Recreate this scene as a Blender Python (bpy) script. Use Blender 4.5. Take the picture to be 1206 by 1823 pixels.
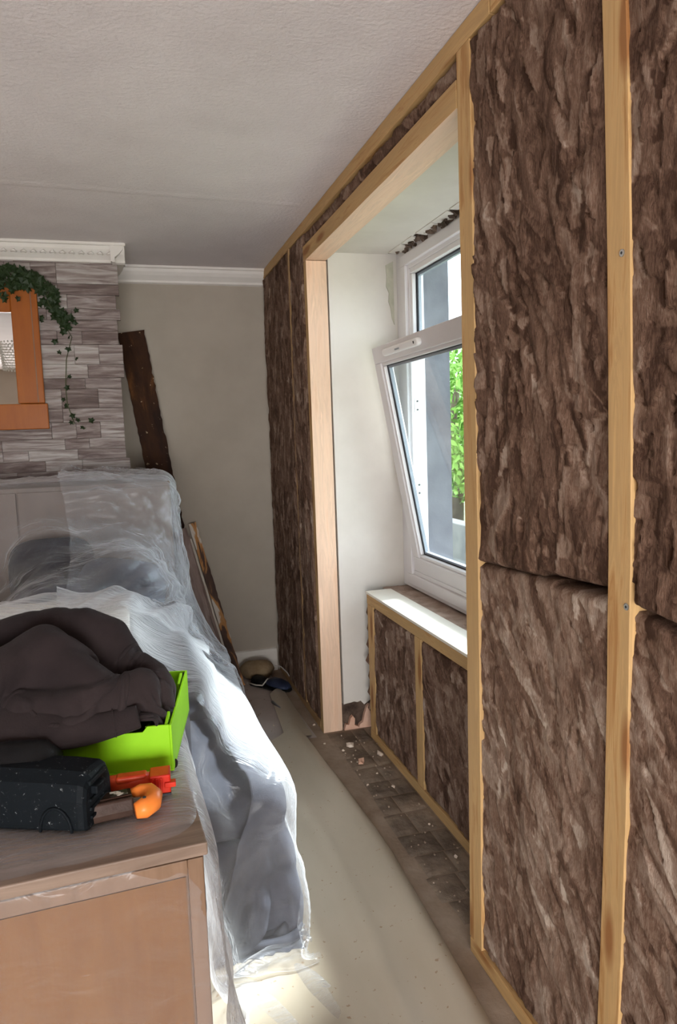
import bpy, bmesh, math, random
import numpy as np
from mathutils import Vector, Matrix, Euler
for o in list(bpy.data.objects): bpy.data.objects.remove(o, do_unlink=True)
C = bpy.context.scene.collection
R = math.radians

# ---------------------------------------------------------------- camera
cam = bpy.data.cameras.new('camera'); camo = bpy.data.objects.new('camera', cam); C.objects.link(camo)
bpy.context.scene.camera = camo
cam.sensor_fit = 'VERTICAL'; cam.sensor_height = 36.0; cam.lens = 36.0 * 1280 / 1823; cam.clip_start = 0.02
def camera_matrix():
    f = 1280.0; v = np.array([223 - 603, 785 - 911.5, f]); Y = v / np.linalg.norm(v)
    s, c = math.sin(R(2)), math.cos(R(2)); k = -(Y[0]*s + Y[1]*c) / Y[2]
    D = np.array([s, c, k]); D /= np.linalg.norm(D); Z = -D; X = np.cross(Y, Z)
    A = np.array([X, Y, Z])                       # rows: world axes in image axes (x right, y down, z forward)
    cols = [A[:, 0], -A[:, 1], -A[:, 2]]
    M = Matrix([[cols[j][i] for j in range(3)] for i in range(3)]).to_4x4()
    M.translation = Vector((0, 0, 1.5)); return M
camo.matrix_world = camera_matrix()

# ---------------------------------------------------------------- light and exposure
sc = bpy.context.scene
sc.view_settings.view_transform = 'Standard'; sc.view_settings.look = 'None'
sc.view_settings.gamma = 1; sc.view_settings.use_curve_mapping = False
sc.view_settings.exposure = 0.32
w = bpy.data.worlds.new('overcast_sky'); sc.world = w; w.use_nodes = True
bgn = w.node_tree.nodes['Background']; bgn.inputs[0].default_value = (0.90, 0.95, 1.0, 1); bgn.inputs[1].default_value = 5.5
def light(name, kind, loc, rot, energy, color=(1, 1, 1), size=None, angle=None):
    l = bpy.data.lights.new(name, kind); l.energy = energy; l.color = color
    if size: l.shape = 'RECTANGLE'; l.size, l.size_y = size
    if angle: l.angle = angle
    o = bpy.data.objects.new(name, l); C.objects.link(o); o.location = loc; o.rotation_euler = rot; return o
d = Vector((-1.0, -0.36, -1.04))
light('sun', 'SUN', (6, 4, 6), d.to_track_quat('-Z', 'Y').to_euler(), 12.5, (1.0, 0.97, 0.93), angle=R(9))
# added fill lamp at the unseen back window, set low and wide
light('back_fill_lamp', 'AREA', (-0.38, -2.58, 0.80), (R(90), 0, 0), 132.0, (1.0, 0.96, 0.93), size=(2.2, 1.2))

# ---------------------------------------------------------------- helpers
def link(name, me, mat=None, parent=None, mods=None):
    o = bpy.data.objects.new(name, me); C.objects.link(o)
    if mat is not None:
        for m in (mat if isinstance(mat, (list, tuple)) else [mat]): me.materials.append(m)
    if parent is not None: o.parent = parent
    return o
def tag(o, label=None, cat=None, group=None, kind=None):
    if label: o['label'] = label
    if cat: o['category'] = cat
    if group: o['group'] = group
    if kind: o['kind'] = kind
    return o
def empty(name, loc=(0, 0, 0), rot=(0, 0, 0), **k):
    o = bpy.data.objects.new(name, None); C.objects.link(o); o.location = loc; o.rotation_euler = rot
    o.empty_display_size = 0.1
    return tag(o, **k)
class MB:
    def __init__(s): s.v = []; s.f = []; s.mi = []
    def add(s, vs, fs, mi=0):
        n = len(s.v); s.v += [tuple(v) for v in vs]; s.f += [tuple(i + n for i in f) for f in fs]; s.mi += [mi] * len(fs); return s
    def box(s, a, b, mi=0, M=None):
        x0, y0, z0 = a; x1, y1, z1 = b
        vs = [(x0,y0,z0),(x1,y0,z0),(x1,y1,z0),(x0,y1,z0),(x0,y0,z1),(x1,y0,z1),(x1,y1,z1),(x0,y1,z1)]
        if M is not None: vs = [M @ Vector(v) for v in vs]
        return s.add(vs, [(0,3,2,1),(4,5,6,7),(0,1,5,4),(1,2,6,5),(2,3,7,6),(3,0,4,7)], mi)
    def prism(s, poly, fn, d0, d1, mi=0):
        # poly: 2-D outline; fn(u, v, d) gives the point
        n = len(poly); vs = [fn(u, v, d0) for u, v in poly] + [fn(u, v, d1) for u, v in poly]
        fs = [tuple(range(n))[::-1], tuple(range(n, 2*n))] + [(i, (i+1) % n, n + (i+1) % n, n + i) for i in range(n)]
        return s.add(vs, fs, mi)
    def tube(s, pts, r, n=8, mi=0, caps=True):
        pts = [Vector(p) for p in pts]; rs = r if isinstance(r, (list, tuple)) else [r]*len(pts)
        base = []; up = Vector((0.13, 0.2, 1)).normalized()
        for i, p in enumerate(pts):
            t = (pts[min(i+1, len(pts)-1)] - pts[max(i-1, 0)]).normalized()
            a = t.cross(up)
            if a.length < 1e-3: a = t.cross(Vector((1, 0, 0)))
            a.normalize(); b = a.cross(t)
            base.append([p + (a*math.cos(q) + b*math.sin(q))*rs[i] for q in [2*math.pi*k/n for k in range(n)]])
        vs = [v for ring in base for v in ring]
        fs = [(i*n+k, i*n+(k+1) % n, (i+1)*n+(k+1) % n, (i+1)*n+k) for i in range(len(pts)-1) for k in range(n)]
        if caps: fs += [tuple(range(n))[::-1], tuple((len(pts)-1)*n + k for k in range(n))]
        return s.add(vs, fs, mi)
    def build(s, name, mat, parent=None, smooth=False, bevel=0, seg=2, loc=None, rot=None):
        me = bpy.data.meshes.new(name); me.from_pydata(s.v, [], s.f); me.update()
        bm = bmesh.new(); bm.from_mesh(me); bmesh.ops.recalc_face_normals(bm, faces=bm.faces); bm.to_mesh(me); bm.free()
        o = link(name, me, mat, parent)
        me.polygons.foreach_set('material_index', s.mi)
        if smooth: me.polygons.foreach_set('use_smooth', [True]*len(me.polygons))
        if bevel:
            m = o.modifiers.new('bevel', 'BEVEL'); m.width = bevel; m.segments = seg; m.limit_method = 'ANGLE'; m.angle_limit = R(40)
        if loc: o.location = loc
        if rot: o.rotation_euler = rot
        return o
def grid_mesh(name, P, smooth=True, tone=None, closed=False):
    ny, nx = P.shape[:2]; me = bpy.data.meshes.new(name)
    idx = np.arange(ny*nx).reshape(ny, nx)
    q = np.stack([idx[:-1, :-1], idx[:-1, 1:], idx[1:, 1:], idx[1:, :-1]], -1).reshape(-1, 4)
    me.vertices.add(ny*nx); me.vertices.foreach_set('co', P.reshape(-1).astype(np.float32))
    me.loops.add(q.size); me.loops.foreach_set('vertex_index', q.reshape(-1).astype(np.int32))
    me.polygons.add(len(q)); me.polygons.foreach_set('loop_start', np.arange(0, q.size, 4, dtype=np.int32))
    me.polygons.foreach_set('use_smooth', np.full(len(q), smooth))
    me.update(calc_edges=True); me.validate()
    if tone is not None:
        a = me.attributes.new('tone', 'FLOAT', 'POINT'); a.data.foreach_set('value', tone.reshape(-1).astype(np.float32))
    return me
rng = np.random.default_rng(7); rnd = random.Random(5)
def noise2(U, V, seed):
    r = np.random.default_rng(seed); T = r.random((64, 64))
    i = np.floor(U).astype(int); j = np.floor(V).astype(int); fu = U - i; fv = V - j
    fu = fu*fu*(3-2*fu); fv = fv*fv*(3-2*fv)
    g = lambda a, b: T[a % 64, b % 64]
    return (g(i,j)*(1-fu)+g(i+1,j)*fu)*(1-fv) + (g(i,j+1)*(1-fu)+g(i+1,j+1)*fu)*fv
def fbm(U, V, seed, oc=4):
    t = 0; a = 0.5
    for k in range(oc): t = t + a*noise2(U*2**k + 3.1*k, V*2**k + 1.7*k, seed + k); a *= 0.5
    return t

# ---------------------------------------------------------------- materials
def mat(name, color=(0.5, 0.5, 0.5), rough=0.6, metal=0, spec=0.4):
    m = bpy.data.materials.new(name); m.use_nodes = True; nt = m.node_tree; p = nt.nodes['Principled BSDF']
    p.inputs['Base Color'].default_value = (*color, 1); p.inputs['Roughness'].default_value = rough
    p.inputs['Metallic'].default_value = metal; p.inputs['Specular IOR Level'].default_value = spec
    return m, nt, p
def N(nt, t, **k):
    n = nt.nodes.new(t)
    for a, b in k.items():
        if a in n.inputs: n.inputs[a].default_value = b
        else: setattr(n, a, b)
    return n
def coords(nt, scale=(1, 1, 1), kind='Object', loc=(0, 0, 0)):
    t = N(nt, 'ShaderNodeTexCoord'); m = N(nt, 'ShaderNodeMapping'); m.inputs['Scale'].default_value = scale; m.inputs['Location'].default_value = loc
    nt.links.new(t.outputs[kind], m.inputs[0]); return m.outputs[0]
def ramp(nt, src, stops):
    r = N(nt, 'ShaderNodeValToRGB'); e = r.color_ramp.elements
    while len(e) < len(stops): e.new(0.5)
    for x, (p, c) in zip(e, stops): x.position = p; x.color = (*c, 1)
    nt.links.new(src, r.inputs[0]); return r.outputs[0]
def tex(nt, vec, scale, detail=5, rough=0.55, dist=0.0):
    n = N(nt, 'ShaderNodeTexNoise'); n.inputs['Scale'].default_value = scale; n.inputs['Detail'].default_value = detail
    n.inputs['Roughness'].default_value = rough; n.inputs['Distortion'].default_value = dist
    nt.links.new(vec, n.inputs['Vector']); return n.outputs['Fac']
def bump(nt, p, src, strength=0.3, dist=0.01):
    b = N(nt, 'ShaderNodeBump'); b.inputs['Strength'].default_value = strength; b.inputs['Distance'].default_value = dist
    nt.links.new(src, b.inputs['Height']); nt.links.new(b.outputs[0], p.inputs['Normal'])
def mixc(nt, fac, a, b, mode='MIX'):
    m = N(nt, 'ShaderNodeMix', data_type='RGBA', blend_type=mode)
    for s, v in ((m.inputs['Factor'], fac), (m.inputs['A'], a), (m.inputs['B'], b)):
        if isinstance(v, (int, float)): s.default_value = v
        elif isinstance(v, tuple): s.default_value = (*v, 1)
        else: nt.links.new(v, s)
    return m.outputs['Result']
def noisy(name, c1, c2, scale=8, stretch=(1, 1, 1), rough=0.7, bmp=0.2, bdist=0.005, lo=0.35, hi=0.65, dist=0.0, detail=6, bscale=None, kind='Object', spec=0.22, metal=0):
    m, nt, p = mat(name, c1, rough, metal, spec); v = coords(nt, stretch, kind)
    f = tex(nt, v, scale, detail, 0.6, dist); nt.links.new(ramp(nt, f, [(lo, c1), (hi, c2)]), p.inputs['Base Color'])
    if bmp: bump(nt, p, tex(nt, v, bscale or scale*4, 6), bmp, bdist)
    return m
def pine(name, base, dark, knot=(0.30, 0.13, 0.04), rough=0.65, knots=True):
    # grain along local X
    m, nt, p = mat(name, base, rough); v = coords(nt, (1.2, 16, 16))
    oi = N(nt, 'ShaderNodeObjectInfo'); ad = N(nt, 'ShaderNodeVectorMath', operation='ADD'); sc_ = N(nt, 'ShaderNodeVectorMath', operation='SCALE')
    cb = N(nt, 'ShaderNodeCombineXYZ')
    for i in range(3): nt.links.new(oi.outputs['Random'], cb.inputs[i])
    nt.links.new(cb.outputs[0], sc_.inputs[0]); sc_.inputs['Scale'].default_value = 37.0
    nt.links.new(v, ad.inputs[0]); nt.links.new(sc_.outputs[0], ad.inputs[1]); v = ad.outputs[0]
    g = tex(nt, v, 2.2, 8, 0.65, 0.8); col = ramp(nt, g, [(0.36, dark), (0.47, base), (0.56, tuple(c*0.86 for c in base)), (0.66, tuple(min(1, c*1.12) for c in base))])
    big = tex(nt, v, 0.55, 3); col = mixc(nt, ramp(nt, big, [(0.4, (0, 0, 0)), (0.7, (0.5, 0.5, 0.5))]), col, tuple(c*0.72 for c in base))
    if knots:
        kv = N(nt, 'ShaderNodeTexVoronoi'); k2 = N(nt, 'ShaderNodeMapping'); k2.inputs['Scale'].default_value = (2.2, 0.7, 0.7)
        nt.links.new(v, k2.inputs[0]); nt.links.new(k2.outputs[0], kv.inputs['Vector']); kv.inputs['Scale'].default_value = 1.0
        col = mixc(nt, ramp(nt, kv.outputs['Distance'], [(0.13, (1, 1, 1)), (0.24, (0, 0, 0))]), col, knot)
    nt.links.new(col, p.inputs['Base Color']); bump(nt, p, g, 0.25, 0.003); return m

M = {}
M['pine'] = pine('sawn_pine', (0.56, 0.35, 0.15), (0.40, 0.20, 0.065))
M['pine_thin'] = pine('sawn_pine_dusty', (0.42, 0.25, 0.11), (0.26, 0.14, 0.06))
M['planed'] = pine('planed_pine_lit', (0.80, 0.56, 0.40), (0.72, 0.47, 0.32), rough=0.5, knots=False)  # planed faces: the strong light on them is put into the pink
M['ceiling'] = noisy('stippled_ceiling', (0.64, 0.585, 0.58), (0.70, 0.645, 0.64), 3, bmp=0.55, bdist=0.006, bscale=70, rough=0.9)
M['greige'] = noisy('greige_paint', (0.34, 0.295, 0.245), (0.385, 0.335, 0.28), 2.5, bmp=0.12, bdist=0.002, bscale=90, rough=0.85)
M['plaster'] = noisy('white_painted_plaster', (0.60, 0.56, 0.51), (0.68, 0.64, 0.59), 2.2, bmp=0.15, bdist=0.003, bscale=25, rough=0.8)
M['masonry'] = noisy('dark_masonry', (0.05, 0.032, 0.024), (0.17, 0.12, 0.09), 9, bmp=1.0, bdist=0.03, bscale=16, rough=0.95)
M['cornice'] = noisy('cornice_plaster', (0.64, 0.60, 0.56), (0.70, 0.66, 0.62), 4, bmp=0.1, rough=0.7)
M['skirting'] = noisy('skirting_gloss', (0.62, 0.58, 0.53), (0.68, 0.64, 0.58), 4, bmp=0.05, rough=0.45)
M['upvc'] = noisy('white_upvc', (0.72, 0.69, 0.70), (0.76, 0.73, 0.74), 3, bmp=0.02, rough=0.32, spec=0.5)  # greyed so the shade on the sash rail sits in the colour
M['vent_lit_white'] = mat('white_plastic_lit', (0.93, 0.92, 0.92), 0.35)[0]  # vent only: light on its top put into a brighter white
M['rubber'] = mat('black_gasket', (0.03, 0.03, 0.035), 0.6)[0]
M['spacer'] = mat('grey_glazing_spacer', (0.32, 0.35, 0.40), 0.4)[0]
M['stone'] = noisy('grey_render', (0.11, 0.11, 0.13), (0.17, 0.17, 0.19), 6, bmp=0.4, bdist=0.008, rough=0.9)
M['garden'] = noisy('grey_garden_wall', (0.10, 0.10, 0.10), (0.17, 0.165, 0.155), 5, bmp=0.4, rough=0.9)
M['dust'] = noisy('dusty_screed', (0.24, 0.175, 0.125), (0.38, 0.30, 0.235), 5, bmp=0.4, bdist=0.006, rough=0.95, bscale=40)
M['dustgrey'] = noisy('grey_dusty_floor', (0.40, 0.335, 0.30), (0.50, 0.43, 0.39), 4, bmp=0.2, bdist=0.003, rough=0.9, bscale=60)
M['flag'] = noisy('dirty_old_brick_paving', (0.09, 0.068, 0.052), (0.34, 0.265, 0.20), 5, bmp=0.8, bdist=0.01, rough=0.95, bscale=22, lo=0.3, hi=0.7)
M['crumb'] = noisy('plaster_crumb', (0.55, 0.43, 0.34), (0.75, 0.66, 0.56), 20, bmp=0.4, rough=0.9)
M['brickbit'] = noisy('red_brick_crumb', (0.30, 0.11, 0.06), (0.45, 0.22, 0.14), 20, bmp=0.5, rough=0.9)
M['pinkplaster'] = noisy('pink_plaster', (0.62, 0.36, 0.25), (0.72, 0.47, 0.35), 12, bmp=0.3, rough=0.9)
M['filler'] = noisy('grey_green_filler', (0.42, 0.41, 0.32), (0.52, 0.50, 0.41), 20, bmp=0.4, rough=0.9)
M['steel'] = mat('galvanised_screw', (0.55, 0.54, 0.52), 0.35, 1)[0]
def vinyl():
    m, nt, p = mat('pale_vinyl', (0.6, 0.55, 0.42), 0.38); v = coords(nt, (1, 0.35, 1))
    f = tex(nt, v, 3, 5); c = ramp(nt, f, [(0.3, (0.41, 0.35, 0.265)), (0.7, (0.53, 0.46, 0.36))])
    f2 = tex(nt, coords(nt, (1, 1, 1)), 55, 3); c = mixc(nt, ramp(nt, f2, [(0.68, (0, 0, 0)), (0.72, (0.8, 0.8, 0.8))]), c, (0.30, 0.19, 0.11))
    nt.links.new(c, p.inputs['Base Color']); bump(nt, p, f, 0.3, 0.01); return m
M['vinyl'] = vinyl()
def wool():
    m, nt, p = mat('brown_mineral_wool', (0.2, 0.13, 0.09), 0.95, spec=0.15)
    a = N(nt, 'ShaderNodeAttribute', attribute_name='tone'); v = coords(nt, (14, 14, 4.0))
    f = tex(nt, v, 9, 6, 0.7, 1.6); ad = N(nt, 'ShaderNodeMath', operation='MULTIPLY_ADD'); nt.links.new(f, ad.inputs[0]); ad.inputs[1].default_value = 0.9
    nt.links.new(a.outputs['Fac'], ad.inputs[2])
    c = ramp(nt, ad.outputs[0], [(0.26, (0.07, 0.036, 0.023)), (0.52, (0.185, 0.110, 0.076)), (0.78, (0.33, 0.235, 0.18)), (1.0, (0.52, 0.42, 0.345))])
    nt.links.new(c, p.inputs['Base Color']); v2 = coords(nt, (60, 60, 11)); bump(nt, p, tex(nt, v2, 6, 6, 0.7, 1.0), 0.7, 0.005); return m
M['wool'] = wool()
def glass():
    m = bpy.data.materials.new('window_glass'); m.use_nodes = True; nt = m.node_tree; nt.nodes.remove(nt.nodes['Principled BSDF'])
    t = N(nt, 'ShaderNodeBsdfTransparent'); t.inputs[0].default_value = (0.94, 0.97, 0.98, 1); g = N(nt, 'ShaderNodeBsdfGlossy'); g.inputs['Roughness'].default_value = 0.02
    fr = N(nt, 'ShaderNodeFresnel'); fr.inputs[0].default_value = 1.45; mx = N(nt, 'ShaderNodeMixShader')
    sm = N(nt, 'ShaderNodeMath', operation='MULTIPLY'); nt.links.new(fr.outputs[0], sm.inputs[0]); sm.inputs[1].default_value = 0.10
    nt.links.new(sm.outputs[0], mx.inputs[0]); nt.links.new(t.outputs[0], mx.inputs[1]); nt.links.new(g.outputs[0], mx.inputs[2])
    nt.links.new(mx.outputs[0], nt.nodes['Material Output'].inputs[0]); return m
M['glass'] = glass()
def plastic_film():
    m = bpy.data.materials.new('polythene_film'); m.use_nodes = True; nt = m.node_tree; nt.nodes.remove(nt.nodes['Principled BSDF'])
    t = N(nt, 'ShaderNodeBsdfTransparent'); t.inputs[0].default_value = (0.97, 0.97, 0.98, 1)
    df = N(nt, 'ShaderNodeBsdfDiffuse'); df.inputs[0].default_value = (0.86, 0.87, 0.90, 1)
    tl = N(nt, 'ShaderNodeBsdfTranslucent'); tl.inputs[0].default_value = (0.86, 0.87, 0.90, 1)
    gl = N(nt, 'ShaderNodeBsdfGlossy'); gl.inputs['Roughness'].default_value = 0.22
    b = N(nt, 'ShaderNodeBump'); b.inputs['Strength'].default_value = 0.6; b.inputs['Distance'].default_value = 0.012
    v = coords(nt, (1.3, 5, 2)); n1 = tex(nt, v, 5, 4, 0.5, 1.5); nt.links.new(n1, b.inputs['Height'])
    for s in (df, tl, gl): nt.links.new(b.outputs[0], s.inputs['Normal'])
    m1 = N(nt, 'ShaderNodeMixShader'); m1.inputs[0].default_value = 0.4; nt.links.new(df.outputs[0], m1.inputs[1]); nt.links.new(tl.outputs[0], m1.inputs[2])
    m2 = N(nt, 'ShaderNodeMixShader'); m2.inputs[0].default_value = 0.22; nt.links.new(m1.outputs[0], m2.inputs[1]); nt.links.new(gl.outputs[0], m2.inputs[2])
    lw = N(nt, 'ShaderNodeLayerWeight'); lw.inputs[0].default_value = 0.42; nt.links.new(b.outputs[0], lw.inputs['Normal'])
    mr = N(nt, 'ShaderNodeMapRange'); pw = N(nt, 'ShaderNodeMath', operation='POWER'); pw.inputs[1].default_value = 1.5; nt.links.new(lw.outputs['Facing'], pw.inputs[0]); nt.links.new(pw.outputs[0], mr.inputs[0]); mr.inputs[3].default_value = 0.08; mr.inputs[4].default_value = 0.95
    m3 = N(nt, 'ShaderNodeMixShader'); nt.links.new(mr.outputs[0], m3.inputs[0]); nt.links.new(t.outputs[0], m3.inputs[1]); nt.links.new(m2.outputs[0], m3.inputs[2])
    nt.links.new(m3.outputs[0], nt.nodes['Material Output'].inputs[0]); return m
M['film'] = plastic_film()
def fabric(name, c1, c2, rough=0.95, sheen=0.0, sc_=260):
    m, nt, p = mat(name, c1, rough, spec=0.15); v = coords(nt); f = tex(nt, v, 6, 5)
    nt.links.new(ramp(nt, f, [(0.35, c1), (0.65, c2)]), p.inputs['Base Color']); bump(nt, p, tex(nt, v, sc_, 2), 0.35, 0.002)
    p.inputs['Sheen Weight'].default_value = sheen; p.inputs['Sheen Roughness'].default_value = 0.5; return m
M['fleece'] = fabric('charcoal_brown_fleece', (0.017, 0.012, 0.0125), (0.030, 0.0215, 0.0215), sheen=0.04)
M['throw'] = fabric('charcoal_blue_throw', (0.045, 0.047, 0.06), (0.10, 0.105, 0.13))
M['sofa'] = fabric('dark_blue_grey_upholstery', (0.05, 0.052, 0.065), (0.07, 0.073, 0.09))
M['cushion'] = fabric('black_cushion_cloth', (0.007, 0.007, 0.010), (0.018, 0.018, 0.026))
M['cream'] = noisy('cream_board', (0.74, 0.69, 0.60), (0.80, 0.76, 0.68), 4, bmp=0.1, rough=0.6)
M['lime'] = noisy('lime_green_card', (0.235, 0.54, 0.003), (0.27, 0.59, 0.006), 6, bmp=0.05, rough=0.5)
M['limedark'] = noisy('green_card_inside', (0.16, 0.36, 0.01), (0.20, 0.42, 0.012), 6, bmp=0.05, rough=0.55)
def toolmat():
    m, nt, p = mat('black_tool_plastic', (0.008, 0.010, 0.012), 0.6, spec=0.08); v = coords(nt)
    f = tex(nt, v, 85, 5, 0.75, 0.6); c = ramp(nt, f, [(0.55, (0.006, 0.008, 0.010)), (0.63, (0.012, 0.014, 0.017)), (0.70, (0.28, 0.30, 0.30))])
    nt.links.new(c, p.inputs['Base Color']); bump(nt, p, tex(nt, v, 120, 3), 0.2, 0.001); return m
M['tool'] = toolmat()
M['orange'] = noisy('orange_plastic', (0.80, 0.20, 0.03), (0.86, 0.25, 0.05), 10, bmp=0.03, rough=0.35)
M['red'] = noisy('red_plastic', (0.52, 0.015, 0.008), (0.62, 0.04, 0.015), 14, bmp=0.05, rough=0.35)
M['redor'] = noisy('scuffed_red_orange_plastic', (0.50, 0.03, 0.01), (0.68, 0.11, 0.03), 14, bmp=0.05, rough=0.4)
M['darkgrip'] = noisy('brown_black_grip', (0.035, 0.018, 0.012), (0.07, 0.04, 0.03), 20, bmp=0.2, rough=0.5)
M['label'] = noisy('worn_print_on_grip', (0.03, 0.02, 0.015), (0.7, 0.62, 0.52), 45, bmp=0, rough=0.5, lo=0.5, hi=0.56)
def oak(name, c1, c2, st, rough=0.45):
    return noisy(name, c1, c2, 3.0, st, rough, 0.15, 0.002, dist=0.6, lo=0.3, hi=0.7)
M['oaktop'] = oak('greyed_oak_top', (0.17, 0.115, 0.085), (0.32, 0.235, 0.18), (1.2, 14, 14))
M['oakpanel'] = oak('warm_wood_panel', (0.16, 0.062, 0.012), (0.20, 0.085, 0.020), (9, 9, 1.2), 0.35)
M['oakframe'] = oak('brown_wood_frame', (0.17, 0.10, 0.06), (0.23, 0.14, 0.09), (12, 12, 1.2), 0.45)
M['greycab'] = oak('grey_brown_panel', (0.155, 0.12, 0.10), (0.20, 0.158, 0.135), (3, 3, 1), 0.6)
M['mirrorwood'] = oak('orange_pine_frame', (0.25, 0.062, 0.004), (0.31, 0.085, 0.006), (9, 9, 1.4), 0.4)
M['mirror'] = mat('mirror_silvering', (0.82, 0.83, 0.82), 0.02, 1)[0]
M['leaf'] = noisy('ivy_leaf_green', (0.009, 0.018, 0.006), (0.022, 0.042, 0.012), 30, bmp=0.1, rough=0.5)
M['vine'] = mat('ivy_stem', (0.05, 0.06, 0.02), 0.7)[0]
def rust_board():
    m, nt, p = mat('blackened_old_board', (0.03, 0.015, 0.01), 0.7, spec=0.12); v = coords(nt, (1, 3.5, 3.5))
    f = tex(nt, v, 3, 7, 0.65, 0.5); c = ramp(nt, f, [(0.4, (0.020, 0.009, 0.006)), (0.58, (0.045, 0.018, 0.008)), (0.76, (0.16, 0.065, 0.02))])
    f2 = tex(nt, coords(nt, (1, 1, 1)), 26, 5); c = mixc(nt, ramp(nt, f2, [(0.66, (0, 0, 0)), (0.70, (1, 1, 1))]), c, (0.40, 0.30, 0.19))
    nt.links.new(c, p.inputs['Base Color']); bump(nt, p, f, 0.6, 0.01); return m
M['rust'] = rust_board()
def peeling():
    m, nt, p = mat('peeling_painted_lath', (0.3, 0.15, 0.06), 0.7); v = coords(nt, (0.5, 2.2, 2.2))
    f = tex(nt, v, 7, 5, 0.5, 0.6); c = ramp(nt, f, [(0.40, (0.045, 0.02, 0.012)), (0.47, (0.075, 0.035, 0.02)), (0.50, (0.36, 0.16, 0.045)), (0.56, (0.40, 0.20, 0.07)), (0.585, (0.55, 0.50, 0.44))])
    nt.links.new(c, p.inputs['Base Color']); bump(nt, p, f, 0.5, 0.006); return m
M['peel'] = peeling()
M['mauve'] = noisy('dusty_mauve_board', (0.13, 0.085, 0.07), (0.26, 0.19, 0.165), 6, (0.6, 4, 4), 0.8, 0.3)
M['pallath'] = noisy('pale_lath', (0.42, 0.36, 0.30), (0.58, 0.52, 0.45), 12, (1, 4, 4), 0.8, 0.3)
M['navy'] = noisy('navy_rubber', (0.012, 0.018, 0.04), (0.03, 0.04, 0.08), 12, bmp=0.3, rough=0.5)
M['blackrub'] = noisy('black_rubber', (0.004, 0.004, 0.005), (0.010, 0.010, 0.010), 12, bmp=0.3, rough=0.5)
M['offwhite'] = mat('off_white_rubber', (0.6, 0.56, 0.5), 0.5)[0]
M['sack'] = noisy('sandy_lump', (0.24, 0.165, 0.09), (0.34, 0.25, 0.15), 14, bmp=0.6, bdist=0.01, rough=0.95)
M['cable'] = mat('grey_white_cable', (0.55, 0.52, 0.50), 0.5)[0]
def splitface():
    m, nt, p = mat('split_stone', (0.4, 0.33, 0.3), 0.8); oi = N(nt, 'ShaderNodeObjectInfo')
    v = coords(nt, (2.2, 3, 22)); ad = N(nt, 'ShaderNodeVectorMath', operation='ADD'); nt.links.new(v, ad.inputs[0])
    cb = N(nt, 'ShaderNodeCombineXYZ'); ml = N(nt, 'ShaderNodeMath', operation='MULTIPLY'); nt.links.new(oi.outputs['Random'], ml.inputs[0]); ml.inputs[1].default_value = 91
    for i in range(3): nt.links.new(ml.outputs[0], cb.inputs[i])
    nt.links.new(cb.outputs[0], ad.inputs[1]); f = tex(nt, ad.outputs[0], 1.9, 8, 0.62, 0.9)
    ob = N(nt, 'ShaderNodeMath', operation='MULTIPLY_ADD'); nt.links.new(oi.outputs['Random'], ob.inputs[0]); ob.inputs[1].default_value = 0.22
    ob2 = N(nt, 'ShaderNodeMath', operation='SUBTRACT'); nt.links.new(f, ob2.inputs[0]); ob2.inputs[1].default_value = 0.11; nt.links.new(ob2.outputs[0], ob.inputs[2])
    c = ramp(nt, ob.outputs[0], [(0.26, (0.085, 0.058, 0.052)), (0.42, (0.155, 0.115, 0.105)), (0.52, (0.235, 0.19, 0.178)), (0.62, (0.32, 0.28, 0.262)), (0.75, (0.42, 0.38, 0.36))])
    nt.links.new(c, p.inputs['Base Color']); bump(nt, p, f, 0.8, 0.006); return m
M['split'] = splitface()
M['foliage'] = noisy('tree_leaves', (0.09, 0.22, 0.03), (0.30, 0.50, 0.10), 1.6, bmp=0, rough=0.6)
M['bark'] = noisy('tree_bark', (0.09, 0.06, 0.04), (0.16, 0.12, 0.08), 9, bmp=0.5)
M['grass'] = noisy('garden_ground', (0.10, 0.13, 0.06), (0.22, 0.24, 0.14), 3, bmp=0.3)

# ---------------------------------------------------------------- room shell
XS = 0.865          # face of the new stud wall
XM = 0.97           # old wall behind it
YF = 4.46; ZC = 2.5; YB = -2.6; XL = -2.8
def struct(name, mb, m, **k):
    parent = k.pop('parent', None); o = mb.build(name, m, parent, **k)
    if parent is None: o['kind'] = 'structure'
    return o
floor = struct('floor', MB().box((XL-0.1, YB-0.1, -0.12), (1.42, YF+0.1, 0)), M['dust'])
struct('ceiling', MB().box((XL-0.1, YB-0.1, ZC), (1.6, YF+0.1, ZC+0.1)), M['ceiling'])
struct('wall_far', MB().box((-0.4, YF, 0), (1.6, YF+0.1, ZC)), M['greige'])
struct('wall_left', MB().box((XL-0.1, YB-0.1, 0), (XL, YF+0.1, ZC)), M['greige'])
struct('wall_back', MB().box((XL, YB-0.1, 0), (-1.53, YB, ZC)).box((0.77, YB-0.1, 0), (1.0, YB, ZC)).box((-1.53, YB-0.1, 1.48), (0.77, YB, ZC)).box((-1.53, YB-0.1, 0), (0.77, YB, 0.16)), M['greige'])
# old masonry wall with the window alcove: y 1.80..3.382, z 0..2.36
wr = struct('wall_right', MB().box((XM, YB-0.1, 0), (1.56, 1.79, ZC)).box((XM, 3.40, 0), (1.38, YF, ZC)).box((1.38, 3.30, 0), (1.56, YF, ZC), 1)
            .box((XM, 1.79, 2.375), (1.56, 3.40, ZC)).box((1.33, 1.79, -0.1), (1.56, 3.40, 0.715)), [M['masonry'], M['stone']])
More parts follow.
